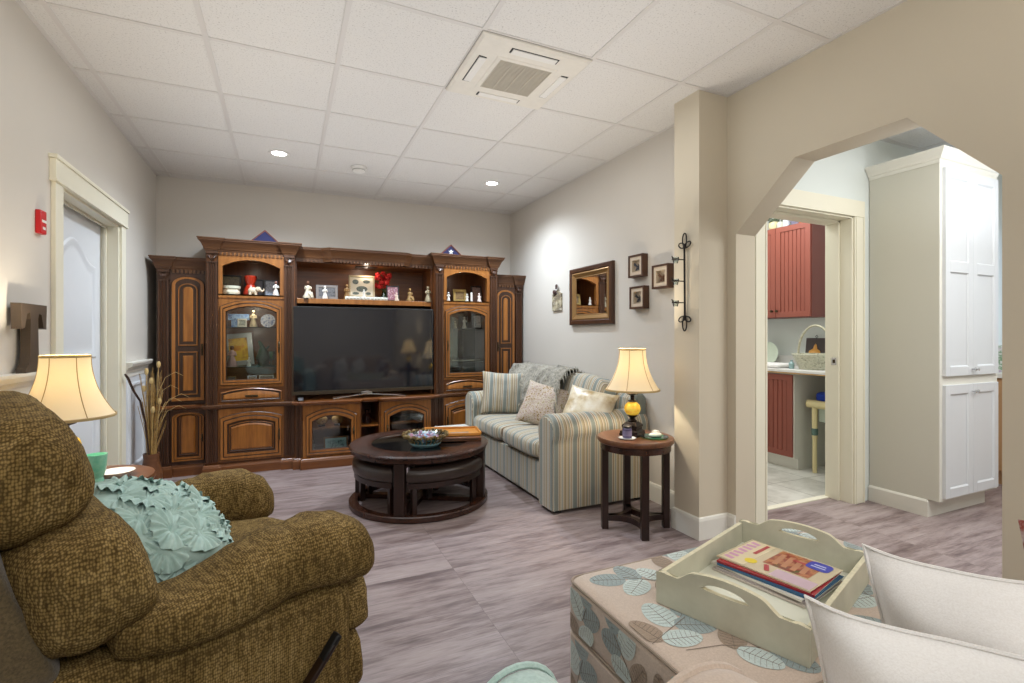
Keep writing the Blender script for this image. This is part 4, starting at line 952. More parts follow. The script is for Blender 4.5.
for k in range(4):
    a0 = math.radians(-120)+k*PI/2; gs = thing('wedge_stool', ['dark leather wedge stool tucked under the coffee table, nearest the camera on its right side', 'dark leather wedge stool tucked under the coffee table on the sofa side', 'dark leather wedge stool tucked under the far side of the coffee table', 'dark leather wedge stool tucked under the coffee table on the recliner side'][k], 'stool', (.90, 3.62, 0), a0+PI/4, 'wedge stools under the coffee table')
    def wedge(inset, z, ro=.475, ri=.05, ha=PI/4-.10):
        pts = []
        for i in range(17):
            t = -ha+2*ha*i/16; t *= (1-inset/ro*1.2); pts.append(((ro-inset)*math.cos(t), (ro-inset)*math.sin(t), z))
        pts += [((ri+.05+inset*1.4), .02*(1), z), ((ri+.05+inset*1.4), -.02, z)]
        return pts
    b = B(); b.loft([wedge(.02, .245), wedge(.006, .255), wedge(0, .275), wedge(0, .305), wedge(.008, .325), wedge(.03, .34), wedge(.08, .348)]); obj('seat', b, M['leather'], gs, smooth=50)
    b = B(); b.loft([wedge(.012, .212), wedge(.012, .246)]); obj('apron', b, M['espresso'], gs, smooth=30)
    for (lx, ly) in ((.415*math.cos(.60), .415*math.sin(.60)), (.415*math.cos(.60), -.415*math.sin(.60)), (.135, 0)):
        b = B(); b.box(lx-.017, lx+.017, ly-.017, ly+.017, .043 if lx < .2 or math.hypot(lx, ly) > .44 else 0, .214); obj('leg', b, M['espresso'], gs, bevel=.002)
# table items
TZ = .4315
g = thing('potpourri_bowl', 'clear bowl of coloured glass beads with bead trimmed rim on the coffee table', 'bowl', (.895, 3.44, TZ))
g.scale = (1.18, 1.18, 1.15)
b = B(); b.lathe([(.001, 0), (.07, 0), (.085, .012), (.10, .04), (.125, .065), (.123, .067), (.095, .042), (.075, .016), (.001, .012)], seg=36); b.mi = 1; b.lathe([(.05, 0), (.078, 0), (.092, .016), (.088, .02)], seg=36, cap=False); b.mi = 0; obj('bowl', b, [glassmat('bowl_glass', (.72, .86, .88), .2), cm((.50, .64, .67), .15)], g, smooth=60)
b = B()
for i in range(40): a = i*2*PI/40; b.ball((.128*math.cos(a), .128*math.sin(a), .068+.005*math.sin(i*2.3)), .011, 8)
for i in range(24):
    a = i*2*PI/24; b.tube([(.125*math.cos(a), .125*math.sin(a), .064), (.10*math.cos(a+.1), .10*math.sin(a+.1), .036), (.082*math.cos(a), .082*math.sin(a), .01)], .003, 5)
obj('bead_rim', b, photo('beads', [(.60, .48, .25), (.35, .28, .15), (.78, .70, .50)], 60), g, smooth=60)
b = B()
for i in range(60):
    a = random.random()*6.28; rr = .09*math.sqrt(random.random()); b.ball((rr*math.cos(a), rr*math.sin(a), .035+.03*random.random()), .014, 8)
obj('glass_beads', b, photo('beads2', [(.35, .25, .40), (.60, .75, .85), (.75, .45, .50), (.55, .65, .80)], 40), g, smooth=60, )
g['category'] = 'bowl'
g = thing('serving_tray', 'honey coloured wooden serving tray with a hand hole on the coffee table', 'tray', (1.15, 3.63, TZ+.0305), math.radians(-12))
b = B(); W_, D_ = .20, .13
b.box(-W_, W_, -D_, D_, 0, .008); b.bar((-W_, -D_, .018), (W_, -D_, .011), .012, .022); b.bar((-W_, D_, .018), (W_, D_, .011), .012, .022); b.bar((-W_, -D_, .018), (-W_, D_, .011), .012, .022); b.bar((W_, -D_, .018), (W_, D_, .011), .012, .022); obj('tray', b, [wood('honey_wood', (.66, .42, .16), (.86, .60, .28), 'x', .3)], g, bevel=.003)
b = B(); b.lathe([(.001, .0085), (.025, .0085), (.001, .0088)], (-.14, .07, 0), 16); b.box(-.02, .12, -.08, -.02, .008, .010); obj('paper', b, cm((.55, .50, .48)), g)
g = thing('wooden_board', 'flat brown wooden board under the honey coloured tray', 'board', (1.14, 3.60, TZ), math.radians(-16)); b = B(); b.box(-.21, .21, -.13, .13, 0, .028); obj('board', b, M['walnut'], g, bevel=.004); b = B(); b.box(-.19, .19, -.1315, -.13, .008, .018); obj('groove', b, M['glaze'], g, smooth=0)
g = thing('greeting_card', 'small aqua framed card standing behind the bowl on the coffee table', 'card', (.985, 3.70, TZ), rot=(-.5, 0, -.2)); b = B(); b.box(-.07, .07, -.003, .003, 0, .06); obj('card', b, cm((.25, .62, .66)), g); b = B(); b.box(-.055, .055, -.004, -.003, .01, .05); obj('picture', b, cm((.72, .84, .84)), g)
g = thing('white_shelf_box', 'flat white game box on the floor beside the sofa arm', 'box', (1.43, 4.46, 0), math.radians(0)); b = B(); b.box(-.13, .17, -.18, .18, 0, .30); obj('box', b, cm((.20, .19, .19)), g, bevel=.004); b = B(); b.box(-.135, .175, -.185, .185, .30, .335); obj('lid', b, M['trim'], g, bevel=.004)

# ================================================================ SOFA
g = thing('striped_sofa', 'loveseat in blue, cream and tan stripes with rolled arms against the right wall', 'sofa', (1.64, 2.92, 0))
SL = 1.77
for (y0, side) in ((0, -1), (SL-.20, 1)):
    b = B()
    # side panel + front post (arm front scroll outline in yz), swept in x
    def outline(x):
        pts = [(y0, .025), (y0+.20, .025), (y0+.20, .46)]
        cy, cz, rr = y0+.10, .545, .115
        for i in range(17):
            a = math.radians(-28)+math.radians(236)*i/16; pts.append((cy+rr*math.cos(a), cz+rr*math.sin(a)))
        pts += [(y0, .46)]
        return [(x, y, z) for y, z in pts]
    def sc_(x, k):
        o = outline(x); return [(x, y0+.10+(y-y0-.10)*k, .40+(z-.40)*k if z > .06 else z) for _, y, z in o]
    L = [sc_(-.012, .90), sc_(0, .985)]+[outline(x) for x in (.012, .2, .45, .70)]+[sc_(.775, .98), sc_(.785, .9)]
    b.loft(L); obj('armrest', b, M['st_x'], g, smooth=40)
    b = B(); b.loft([sc_(-.010, .93), [(-.019, q_[1], q_[2]) for q_ in sc_(-.019, .93)]]); obj('arm_front', b, M['st_y'], g, smooth=0, bevel=.003)
    b = B(); b.tube([(p[0]-.002, p[1], p[2]) for p in sc_(-.0, .975)[1:]+[sc_(0, .975)[0]]], .006, 6, closed=True); obj('piping', b, M['st_x'], g)
b = B(); b.box(.015, .76, .19, SL-.19, .025, .30); obj('frame', b, M['st_y'], g, bevel=.01)
b = B(); b.prism([(.60, .30), (.78, .06), (.79, .74), (.76, .78), (.70, .78), (.66, .74)], .02, SL-.02, 'y'); obj('back_frame', b, M['st_y'], g, bevel=.02)
for k in range(2):
    y0 = .205+k*(SL-.41)/2; y1 = y0+(SL-.41)/2
    b = B(); b.puff((.295, (y0+y1)/2, .385), (.66, y1-y0-.004, .17), n=7, seg=22, ny=4, wr=.015, seed=k); obj('seat_cushion', b, M['st_y'], g, smooth=60)
    b = B(); b.puff((.575, (y0+y1)/2, .665), (.20, y1-y0+.03, .45), n=4, seg=22, rot=Euler((0, math.radians(14), 0)).to_matrix(), ny=3.4, wr=.03, seed=k+5); obj('back_cushion', b, M['st_y'], g, smooth=60)
for sx in (.04, .72):
    for sy in (.05, SL-.05): b = B(); b.box(sx-.025, sx+.025, sy-.025, sy+.025, 0, .03); obj('foot', b, M['black'], g)
pillow('sofa_pillow', 'striped throw pillow leaning on the far arm of the sofa', .42, .40, .15, M['st_p'], (1.88, 4.33, .66), (math.radians(-14), math.radians(3), math.radians(-22)), 1, group='throw pillows on the striped sofa')
pillow('sofa_pillow', 'shimmering floral throw pillow in the middle of the striped sofa', .40, .38, .14, M['floral'], (1.955, 3.66, .62), (math.radians(-30), math.radians(12), math.radians(-48)), 2, group='throw pillows on the striped sofa')
pillow('sofa_pillow', 'cream floral throw pillow behind the near arm of the sofa', .40, .36, .14, photo('cream_shimmer', [(.68, .58, .40), (.84, .79, .68), (.90, .88, .82)], 9), (2.03, 3.13, .64), (math.radians(-30), math.radians(8), math.radians(-62)), 6, group='throw pillows on the striped sofa')  # white highlight on the cream cloth is mixed into its colour noise
# knitted throw over the far back cushion
g = thing('knitted_throw', 'grey knitted throw with fringe draped over the far sofa back cushion', 'blanket', (1.64, 2.92, 0))
b = B(); NI, NJ = 44, 26; G = []
prof = [(.70, .70), (.745, .80), (.70, .885), (.62, .915), (.52, .90), (.455, .83), (.415, .74), (.40, .66), (.39, .58)]
def pf(t):
    t = t*(len(prof)-1); i = min(int(t), len(prof)-2); f = t-i; return prof[i][0]*(1-f)+prof[i+1][0]*f, prof[i][1]*(1-f)+prof[i+1][1]*f
edge = []
for i in range(NI+1):
    y = .72+(.98)*i/NI; row = []
    lim = 1.0-.25*max(0, (i/NI-.55))
    for j in range(NJ+1):
        x, z = pf(j/NJ*lim); q = noise.noise(Vector((x*11, y*9, z*11)))*.03+noise.noise(Vector((x*30, y*30, z*30)))*.012
        yy = y+(.08*(j/NJ)*(-1 if i < 6 else 0))
        if y > SL-.22: z = z - 0*(y)
        row.append(b.v((x-.02-1.3*abs(q), yy, z+q*.9+.012)))
    G.append(row); edge.append(row[-1].co.copy())
for i in range(NI):
    for j in range(NJ): b.f([G[i][j], G[i+1][j], G[i+1][j+1], G[i][j+1]])
side = [r_.co.copy() for r_ in G[0]]
o = obj('blanket', b, M['throw'], g, smooth=70); md = o.modifiers.new('s', 'SOLIDIFY'); md.thickness = .012
b = B()
for i, e in enumerate(edge):
    for k in range(2):
        p0 = e+Vector((-.004, k*.011, .0)); b.tube([p0, p0+Vector((-.012+random.uniform(-.008, .004), random.uniform(-.01, .01), -.04)), p0+Vector((-.010, random.uniform(-.02, .02), -.085))], [.004, .004, .003], 5)
for i, e in enumerate(side[6:]):
    for k in range(2):
        p0 = e+Vector((-.002, 0, k*.012)); b.tube([p0, p0+Vector((-.012, -.03, -.02+random.uniform(-.01, .01))), p0+Vector((-.016, -.05, -.05))], [.004, .004, .003], 5)
f_ = obj('fringe', b, M['throw'], g); f_['kind'] = 'stuff'

# ================================================================ RIGHT WALL DECOR
def atX(px, x):
    u = (px-512)/498.8; c, s = math.cos(.4264), math.sin(.4264); rx, ry = u*c+s, -u*s+c
    return ry*x/rx
g = thing('wall_mirror', 'rectangular mirror in a dark wood and gold frame on the right wall', 'mirror', (XR, 3.677, 1.297), -PI/2)
w, h = .665, .515
def rl(k, y, w=w, h=h): return [(-w/2+k, y, k), (w/2-k, y, k), (w/2-k, y, h-k), (-w/2+k, y, h-k)]
b = B(); b.loft([rl(0, -.002), rl(0, -.028), rl(.008, -.036), rl(.035, -.036), rl(.045, -.03)], cap1=False); obj('frame', b, M['cherry_d'], g, smooth=0)
b = B(); b.loft([rl(.045, -.03), rl(.055, -.034), rl(.07, -.026), rl(.085, -.018), rl(.09, -.02), rl(.095, -.014)], cap0=False, cap1=False); obj('gilded_liner', b, cm((.60, .46, .28), .35, .5), g, smooth=0)
b = B(); b.f([b.v(p_) for p_ in rl(.094, -.0145)]); obj('mirror_glass', b, M['mirror'], g, smooth=0)
for i, (yc, z0, lab) in enumerate(((3.025, 1.640, 'square shadow box with butterfly, upper left of the three beside the mirror'), (2.755, 1.532, 'square shadow box with butterfly, nearest the iron candle holder'), (3.01, 1.402, 'square shadow box with butterfly, lowest of the three on the wall'))):
    g = thing('shadow_box', lab, 'picture', (XR, yc, z0), -PI/2, 'butterfly shadow boxes on the right wall')
    w = h = .168
    def rq(k, y): return [(-w/2+k, y, k), (w/2-k, y, k), (w/2-k, y, h-k), (-w/2+k, y, h-k)]
    b = B(); b.loft([rq(0, -.001), rq(0, -.052), rq(.014, -.052), rq(.014, -.044)], cap1=False); obj('frame', b, M['cherry_d'], g, smooth=0)
    b = B(); b.loft([rq(.014, -.046), rq(.040, -.046), rq(.040, -.012)], cap0=False, cap1=False); b.f([b.v(p_) for p_ in rq(.04, -.012)]); obj('mount', b, cm((.76, .70, .62)), g, smooth=0)
    b = B()
    for s in (-1, 1):
        b.f([b.v(q_) for q_ in ((0, -.02, .08), (s*.035, -.03, .115), (s*.042, -.032, .095), (s*.02, -.024, .078))]); b.f([b.v(q_) for q_ in ((0, -.02, .08), (s*.02, -.024, .076), (s*.03, -.028, .05), (s*.01, -.022, .052))])
    b.tube([(0, -.02, .055), (0, -.021, .10)], .003, 5); b.M = Matrix.Identity(4); obj('butterfly', b, cm([(.22, .22, .24), (.36, .22, .12), (.15, .13, .13)][i]), g, smooth=0)
g = thing('wall_plaque', 'small marbled cream plaque with a brown ribbon bow on the right wall', 'wall decor', (XR, 4.28, 1.445), -PI/2)
b = B(); b.box(-.09, .09, -.016, -.001, 0, .17); b.prism([(-.07, .17), (.07, .17), (.0, .205)], -.016, -.001); obj('plaque', b, [photo('marble', [(.80, .78, .70), (.70, .66, .55), (.40, .35, .28), (.82, .80, .74)], 18)], g, bevel=.003)
b = B(); b.ball((-.025, -.024, .185), .03, 10, (1.1, .4, .8)); b.ball((.012, -.024, .235), .026, 10, (.8, .4, 1.1)); b.tube([(-.01, -.02, .20), (.01, -.02, .17), (-.04, -.02, .15)], .006, 6); obj('bow', b, cm((.28, .20, .18)), g)
g = thing('candle_sconce', 'black wrought iron wall holder with three small glass cups on the pillar', 'wall decor', (2.215, 2.318, 0), -PI/2)
b = B(); b.tube([(0, -.012, 1.31), (0, -.016, 1.74)], .006, 8)
def loop_(cx, cz, r1, r2, ang):
    pts = []
    for i in range(20):
        a = 2*PI*i/20; u, v = r1*math.cos(a)+r1, r2*math.sin(a)
        pts.append((cx+u*math.cos(ang)-v*math.sin(ang), -.014, cz+u*math.sin(ang)+v*math.cos(ang)))
    b.tube(pts, .0042, 6, closed=True)
for (cz, s) in ((1.74, 1), (1.31, -1)):
    loop_(0, cz, .040, .017, s*PI/2); loop_(0, cz-.0*s, .026, .015, s*.35); loop_(0, cz, .026, .015, PI-s*.35); b.tube([(0, -.014, cz-.012), (0, -.014, cz+.012)], .010, 8)
obj('rod', b, M['iron'], g, smooth=60)
for cz in (1.66, 1.53, 1.40):
    b = B(); b.tube([(0, -.014, cz), (-.01, -.052, cz)], .0035, 6); b.lathe([(.020, 0), (.023, .002), (.023, .006), (.020, .008)], (-.01, -.075, cz-.004), 18, cap=False); b.tube([(-.01, -.097, cz), (-.01, -.104, cz+.02)], .003, 5); a_ = obj('arm', b, M['iron'], g)
    b = B(); b.lathe([(.001, -.024), (.013, -.024), (.019, 0), (.020, .012), (.018, .012), (.011, -.02)], (-.01, -.075, cz), 18); obj('glass_cup', b, M['glass'], a_)

# T letter on the chair rail
g = tag(obj('letter_t', (lambda b: (b.prism([(-.082, 0), (.082, 0), (.082, .02), (.055, .035), (.042, .07), (.036, .235), (.045, .262), (.07, .255), (.09, .195), (.12, .19), (.125, .30), (-.125, .30), (-.12, .19), (-.09, .195), (-.07, .255), (-.045, .262), (-.036, .235), (-.042, .07), (-.055, .035), (-.082, .02)], -.017, .017, 'x'), b)[1])(B()), cm((.30, .25, .20), .45), loc=(XL+.032, 2.885, RZ+.034), smooth=0), 'dark brown decorative serif letter T standing on the chair rail', 'letter')
# dried grasses
g = thing('dried_grass_arrangement', 'tall bundle of dried golden grasses and pods beside the cabinet', 'dried plants', (-.935, 4.62, 0))
b = B(); b.lathe([(.001, 0), (.06, 0), (.075, .05), (.07, .16), (.05, .26), (.055, .30), (.045, .30), (.04, .25)], seg=24); obj('vase', b, M['walnut'], g)
b = B(); rnd = random.Random(4)
for i in range(85):
    a = rnd.random()*6.28; l = rnd.uniform(.45, .95); sp = rnd.uniform(.02, .085); z1 = l
    p0 = (.02*math.cos(a), .02*math.sin(a), .1); p1 = (sp*.4*math.cos(a), sp*.4*math.sin(a), .1+z1*.5); p2 = (sp*math.cos(a)+rnd.uniform(-.01, .02), sp*.7*math.sin(a), .12+z1*.88)
    b.tube([p0, p1, p2], [.0035, .003, .0018], 5)
o = obj('stalks', b, photo('straw', [(.50, .38, .20), (.70, .56, .33), (.42, .32, .18)], 18), g); o['kind'] = 'stuff'
b = B()
for (x, z, y) in ((.05, .98, -.02), (-.02, .93, -.05), (.01, .86, -.05), (.06, .70, -.04), (.02, .64, -.05), (-.04, .80, -.03)):
    b.ball((x, y, z), .018, 10, (.8, .8, 1.6)); b.tube([(x, y, z-.02), (x*.4, y*.4, .3)], .002, 5)
for (x, z) in ((.16, .92), (.15, .72), (.18, .66), (.13, .82), (.20, .75)):
    b.tube([(.03, -.02, z-.20), (x*.6, -.03, z-.04), (x, -.03, z), (x+.05, -.03, z-.03)], [.002, .002, .0015, .001], 5)
obj('seed_pods', b, photo('pods', [(.72, .60, .38), (.82, .72, .50)], 20), g, smooth=60)
b = B(); b.tube([(-.0, -.03, .2), (-.02, -.08, .55), (-.04, -.14, .72), (-.06, -.22, .80), (-.08, -.28, .90), (-.085, -.33, .93)], [.006, .007, .007, .008, .009, .006], 6); obj('twig', b, M['glaze'], g)

# ================================================================ OTTOMAN, TRAY, MAGAZINES
OX0, OX1, OY0, OY1, OZ = .79, 1.85, .70, 1.335, .458
g = thing('leaf_ottoman', 'large sand coloured ottoman printed with blue and tan leaves', 'ottoman', ((OX0+OX1)/2, (OY0+OY1)/2, 0)); cx, cy = (OX0+OX1)/2, (OY0+OY1)/2; hw, hd = (OX1-OX0)/2, (OY1-OY0)/2
def rrect(hw, hd, r, z, n=5):
    pts = []
    for (sx, sy, a0) in ((1, 1, 0), (-1, 1, PI/2), (-1, -1, PI), (1, -1, 3*PI/2)):
        for i in range(n+1): a = a0+PI/2*i/n; pts.append((sx*(hw-r)+r*math.cos(a), sy*(hd-r)+r*math.sin(a), z))
    return pts
CLIP = [None]
def leafshape(b, c, u, v, L, W, mi):
    """rounded leaf on a plane: c centre, u long axis, v side axis; kept inside CLIP = (lo, hi)"""
    b.mi = mi; c, u, v = Vector(c), Vector(u), Vector(v); n = u.cross(v)
    lo, hi = CLIP[0]
    cl = lambda p_: Vector([min(max(p_[k], lo[k]), hi[k]) for k in range(3)])
    inside = lambda p_: all(lo[k]-1e-6 <= p_[k] <= hi[k]+1e-6 for k in range(3))
    pts = [cl(c+u*(L/2*math.cos(a))+v*(W/2*math.sin(a)*(1-.12*math.cos(a)))) for a in [2*PI*i/26 for i in range(26)]]
    if (max(p_.x for p_ in pts)-min(p_.x for p_ in pts))+(max(p_.y for p_ in pts)-min(p_.y for p_ in pts))+(max(p_.z for p_ in pts)-min(p_.z for p_ in pts)) < .02: return
    b.loft([pts, [p_+n*.0002 for p_ in pts]])
    def rib(p0, p1, w):
        if inside(p0) and inside(p1): b.mi = 4; b.bar(p0+n*.0004, p1+n*.0004, w, .0004)
    rib(c-u*L*.5, c+u*L*.42, .0012)
    for k in range(-3, 4):
        for s in (-1, 1):
            p0 = c+u*(k*L*.12); ww = W*.42*math.sqrt(max(.05, 1-(k*.24+.1)**2)); rib(p0, p0+u*L*.07+v*s*ww, .0007)
def sprig(b, c, u, v, s=1.0, flip=1):
    c, u, v = Vector(c), Vector(u), Vector(v)*flip; n = u.cross(v)
    if n.z < -.5 or n.x > .5: n = -n
    lo, hi = CLIP[0]
    st = [c-u*.19*s, c-u*.10*s+v*.015*s, c, c+u*.06*s-v*.01*s]
    for a_, b_ in zip(st, st[1:]):
        if all(lo[k]-1e-6 <= min(a_[k], b_[k]) and max(a_[k], b_[k]) <= hi[k]+1e-6 for k in range(3)): b.mi = 4; b.bar(a_+n*.001, b_+n*.001, .0018, .0006)
    def rotd(a): return (u*math.cos(a)+v*math.sin(a)), (v*math.cos(a)-u*math.sin(a))
    for q_, (pos, a, L, W, mi) in enumerate(((.055, .10, .115, .078, 1), (.0, 1.0, .115, .080, 2), (.01, -.95, .105, .075, 1), (-.075, 1.25, .10, .065, 3), (-.07, -.75, .10, .068, 2))):
        d, e = rotd(a)
        if d.cross(e).dot(n) < 0: e = -e
        leafshape(b, c+u*pos*s+d*L*.5*s+n*(.0002*q_), d, e, L*s, W*s, mi)
LM = [M['sand'], M['leaf_blue'], M['leaf_pale'], M['leaf_tan'], M['stem']]
b = B(); b.loft([rrect(hw-.012, hd-.012, .03, .305), rrect(hw-.002, hd-.002, .035, .315), rrect(hw, hd, .04, .33), rrect(hw+.002, hd+.002, .04, .38), rrect(hw, hd, .04, .43), rrect(hw-.004, hd-.004, .04, .448), rrect(hw-.016, hd-.016, .04, OZ)])
e = .0006; CLIP[0] = ((-hw+.012, -hd+.012, 0), (hw-.012, hd-.012, 1))
for i, (x, y, a, s) in enumerate(((-.33, .20, 2.7, .8), (-.42, -.03, .5, .85), (-.28, -.19, 5.9, .85), (-.13, .235, .2, .8), (-.02, .23, 2.4, .9), (.25, .20, 1.0, .9), (-.08, -.17, -.5, .95), (.2, -.15, 2.0, .9), (.42, .02, .5, .9), (.44, .24, 3.6, .8))):
    u = (math.cos(a), math.sin(a), 0); v = (-math.sin(a), math.cos(a), 0); sprig(b, (x, y, OZ+e), u, v, s*1.2)
def side_leaf(b, y, z, a, s, flip=1, x=-hw-.0025):
    u = Vector((0, -math.cos(a), math.sin(a))); v = Vector((0, math.sin(a), math.cos(a))); sprig(b, (x, y, z), u, v, s, flip)
CLIP[0] = ((-1, -hd+.03, .318), (1, hd-.03, .440))
side_leaf(b, .22, .37, 1.3, .85); side_leaf(b, .03, .38, 2.2, .85, -1); side_leaf(b, -.18, .37, .6, .85)
obj('cushion', b, LM, g, smooth=45)
b = B(); b.loft([rrect(hw-.01, hd-.01, .03, .04), rrect(hw, hd, .035, .05), rrect(hw, hd, .035, .295), rrect(hw-.012, hd-.012, .03, .306)])
CLIP[0] = ((-1, -hd+.03, .06), (1, hd-.03, .292)); side_leaf(b, .24, .20, 1.4, .95, x=-hw-.0008); side_leaf(b, .10, .13, 1.1, .8, -1, x=-hw-.0008); side_leaf(b, -.1, .2, 2.0, .7, x=-hw-.0008)
obj('base', b, LM, g, smooth=45)
b = B()
for z in (.308, .450):
    b.tube([(p_[0]*1.0, p_[1], z) for p_ in rrect(hw-(.004 if z > .4 else .004), hd-.004, .035, z)], .0045, 6, closed=True)
obj('piping', b, cm((.60, .54, .48)), g)
for sx in (-1, 1):
    for sy in (-1, 1): b = B(); b.lathe([(.001, 0), (.02, 0), (.028, .042), (.001, .042)], (sx*(hw-.07), sy*(hd-.07), 0), 14); obj('foot', b, M['espresso'], g)

g = thing('wooden_tray', 'distressed cream wooden tray with cut-out handles standing on the ottoman', 'tray', (1.268, 1.008, OZ+.002), math.radians(18.9)); g.scale = (1, 1, .93); a, c_ = .277, .190
b = B(); b.box(-a+.006, a-.006, -c_+.006, c_-.006, .004, .014); obj('bottom', b, M['tray_in'], g, smooth=0)
for s in (-1, 1):
    b = B(); b.box(-a+.010, a-.010, s*c_-(.012 if s > 0 else 0), s*c_+(.012 if s < 0 else 0), 0, .086); b.mi = 1; b.box(-a+.010, a-.010, s*c_-(.012 if s > 0 else 0), s*c_+(.012 if s < 0 else 0), .086, .0875); obj('side_panel', b, [M['tray'], M['chip']], g, bevel=.0015)
def topz(y):
    t = abs(y)/c_
    if t > .78: return .088+.008*math.sin((1-t)/.22*PI)
    if t > .45: f = (.78-t)/.33; return .090+.034*(f*f*(3-2*f))-.006*math.sin(f*PI)
    return .124+.010*(1-(t/.45)**2)
for s in (-1, 1):
    b = B(); n = 48; x0, x1 = s*a-.007, s*a+.007
    outer = [(-c_, 0), (c_, 0)]+[(c_-2*c_*i/n, topz(c_-2*c_*i/n)) for i in range(n+1)]
    # split at handle: build columns of quads
    cols = []
    for i in range(n+1):
        y = -c_+2*c_*i/n; hole = None
        if abs(y) < .056: q = math.sqrt(max(0, 1-(y/.056)**2)); hole = (.094-.004*q, .094+.020*q)
        cols.append((y, topz(y), hole))
    for x in (x0, x1):
        for (A, D) in zip(cols, cols[1:]):
            hA, hD = A[2] or (.094, .094), D[2] or (.094, .094)
            b.f([b.v((x, A[0], 0)), b.v((x, D[0], 0)), b.v((x, D[0], hD[0])), b.v((x, A[0], hA[0]))])
            b.f([b.v((x, A[0], hA[1])), b.v((x, D[0], hD[1])), b.v((x, D[0], max(D[1], hD[1]))), b.v((x, A[0], max(A[1], hA[1])))])
    for (A, D) in zip(cols, cols[1:]):
        b.mi = 1
        b.f([b.v((x0, A[0], A[1])), b.v((x1, A[0], A[1])), b.v((x1, D[0], D[1])), b.v((x0, D[0], D[1]))])
        if A[2] or D[2]:
            hA, hD = A[2] or (.094, .094), D[2] or (.094, .094)
            for k in (0, 1): b.f([b.v((x0, A[0], hA[k])), b.v((x1, A[0], hA[k])), b.v((x1, D[0], hD[k])), b.v((x0, D[0], hD[k]))])
        b.mi = 0
        b.f([b.v((x0, A[0], 0)), b.v((x1, A[0], 0)), b.v((x1, D[0], 0)), b.v((x0, D[0], 0))])
    b.f([b.v((x0, -c_, 0)), b.v((x1, -c_, 0)), b.v((x1, -c_, .088)), b.v((x0, -c_, .088))]); b.f([b.v((x0, c_, 0)), b.v((x1, c_, 0)), b.v((x1, c_, .088)), b.v((x0, c_, .088))])
    bmesh.ops.remove_doubles(b.bm, verts=b.bm.verts[:], dist=1e-5)
    obj('handle_panel', b, [M['tray'], M['chip']], g, smooth=0)
covers = [((.78, .74, .70), 'pale grey magazine at the bottom of the stack in the tray'), ((.70, .66, .66), 'magazine with a dark spine, second from the bottom of the tray stack'), ((.86, .84, .80), 'white magazine in the middle of the tray stack'), ((.20, .38, .52), 'dark blue magazine third from the top of the tray stack'), ((.62, .16, .20), 'red edged magazine just under the top cookery magazine'), ((.80, .74, .62), 'cookery magazine with bread on its cover on top of the stack')]
z = OZ+.0165
def ctr(px, py, zz):
    u = (px-512)/498.8; c, s = math.cos(.4264), math.sin(.4264); rx, ry = u*c+s, -u*s+c; rz_ = -(py-335.74)/498.8; t_ = (zz-1.2)/rz_; return rx*t_, ry*t_
mcx, mcy = ctr(778, 567, .50)
q0, q1 = ctr(716, 556, .50), ctr(803, 590, .50); MAG = math.atan2(q1[1]-q0[1], q1[0]-q0[0])
for i, (cc, lab) in enumerate(covers):
    th = .0062 if i < 5 else .004
    g = thing('magazine', lab, 'magazine', (mcx+[-.022, -.014, -.018, -.012, -.006, .004][i], mcy+[-.004, -.010, .002, -.012, -.004, .003][i], z), MAG+math.radians([-1, 1, -3, 2, 4, 0][i]), 'magazines stacked in the cream tray')
    b = B(); b.box(-.135, .135, -.103, .103, 0, th-.0006); obj('pages', b, cm((.86, .85, .82)), g, bevel=.001)
    b = B(); b.box(-.137, .137, -.105, .105, th-.0006, th); b.box(-.137, .137, -.106, -.1045, 0, th); obj('cover', b, cm(cc, .25), g, smooth=0)
    if i == 5:
        zt = th+.0003
        def quad(bb, x0, x1, y0, y1, zz=zt, r=0):
            cx_, cy_ = (x0+x1)/2, (y0+y1)/2; cr, sr = math.cos(r), math.sin(r)
            bb.f([bb.v((cx_+(x-cx_)*cr-(y-cy_)*sr, cy_+(x-cx_)*sr+(y-cy_)*cr, zz)) for x, y in ((x0, y0), (x1, y0), (x1, y1), (x0, y1))])
        b = B(); quad(b, -.13, -.055, -.10, .10); obj('cover_band', b, cm((.86, .80, .66), .3), g, smooth=0)
        b = B()
        for k in range(7): quad(b, -.125, -.095, -.088+k*.026, -.072+k*.026, zt+.0003, .2*(k % 3-1))
        obj('title_letters', b, cm((.80, .58, .70), .3), g, smooth=0)
        b = B(); b.f([b.v((-.055+.018*math.cos(q*.349), -.055+.018*math.sin(q*.349), zt+.0006)) for q in range(18)]); obj('yellow_badge', b, cm((.90, .80, .18), .3), g, smooth=0)
        for qa in ((-.08, -.068, .0, .09, zt+.0004, 0), (-.01, .004, -.085, -.04, zt+.0007, .5), (.02, .11, .047, .058, zt+.0009, 0)):
            b = B(); quad(b, *qa); obj('red_headline', b, cm((.68, .20, .22), .3), g, smooth=0)
        b = B(); quad(b, -.03, .10, -.035, .095, zt+.0001); obj('photo_print', b, photo('bread', [(.45, .25, .16), (.72, .48, .30), (.55, .20, .15), (.35, .35, .15)], 22), g, smooth=0)
        b = B()
        for k in range(4): quad(b, -.015+k*.026, .0+k*.026, -.02, .07, zt+.0006, .12)
        obj('bread_slices', b, cm((.72, .50, .36), .3), g, smooth=0)
        b = B(); quad(b, .02, .132, -.10, -.045, zt+.0002); obj('pale_print', b, cm((.78, .68, .72), .3), g, smooth=0)
        b = B(); b.loft([[(.088+x*(.032), .068+y*.030, zz) for x, y in [(math.copysign(abs(math.cos(q*.3142))**.5, math.cos(q*.3142)), math.copysign(abs(math.sin(q*.3142))**.5, math.sin(q*.3142))) for q in range(20)]] for zz in (zt+.0005, zt+.001)]); obj('blue_sticker', b, cm((.22, .25, .68), .3), g, smooth=0)
        b = B(); quad(b, .068, .108, .055, .062, zt+.0016); quad(b, .072, .104, .070, .077, zt+.0016); obj('sticker_text', b, cm((.75, .77, .9)), g, smooth=0)
    z += th+.0004

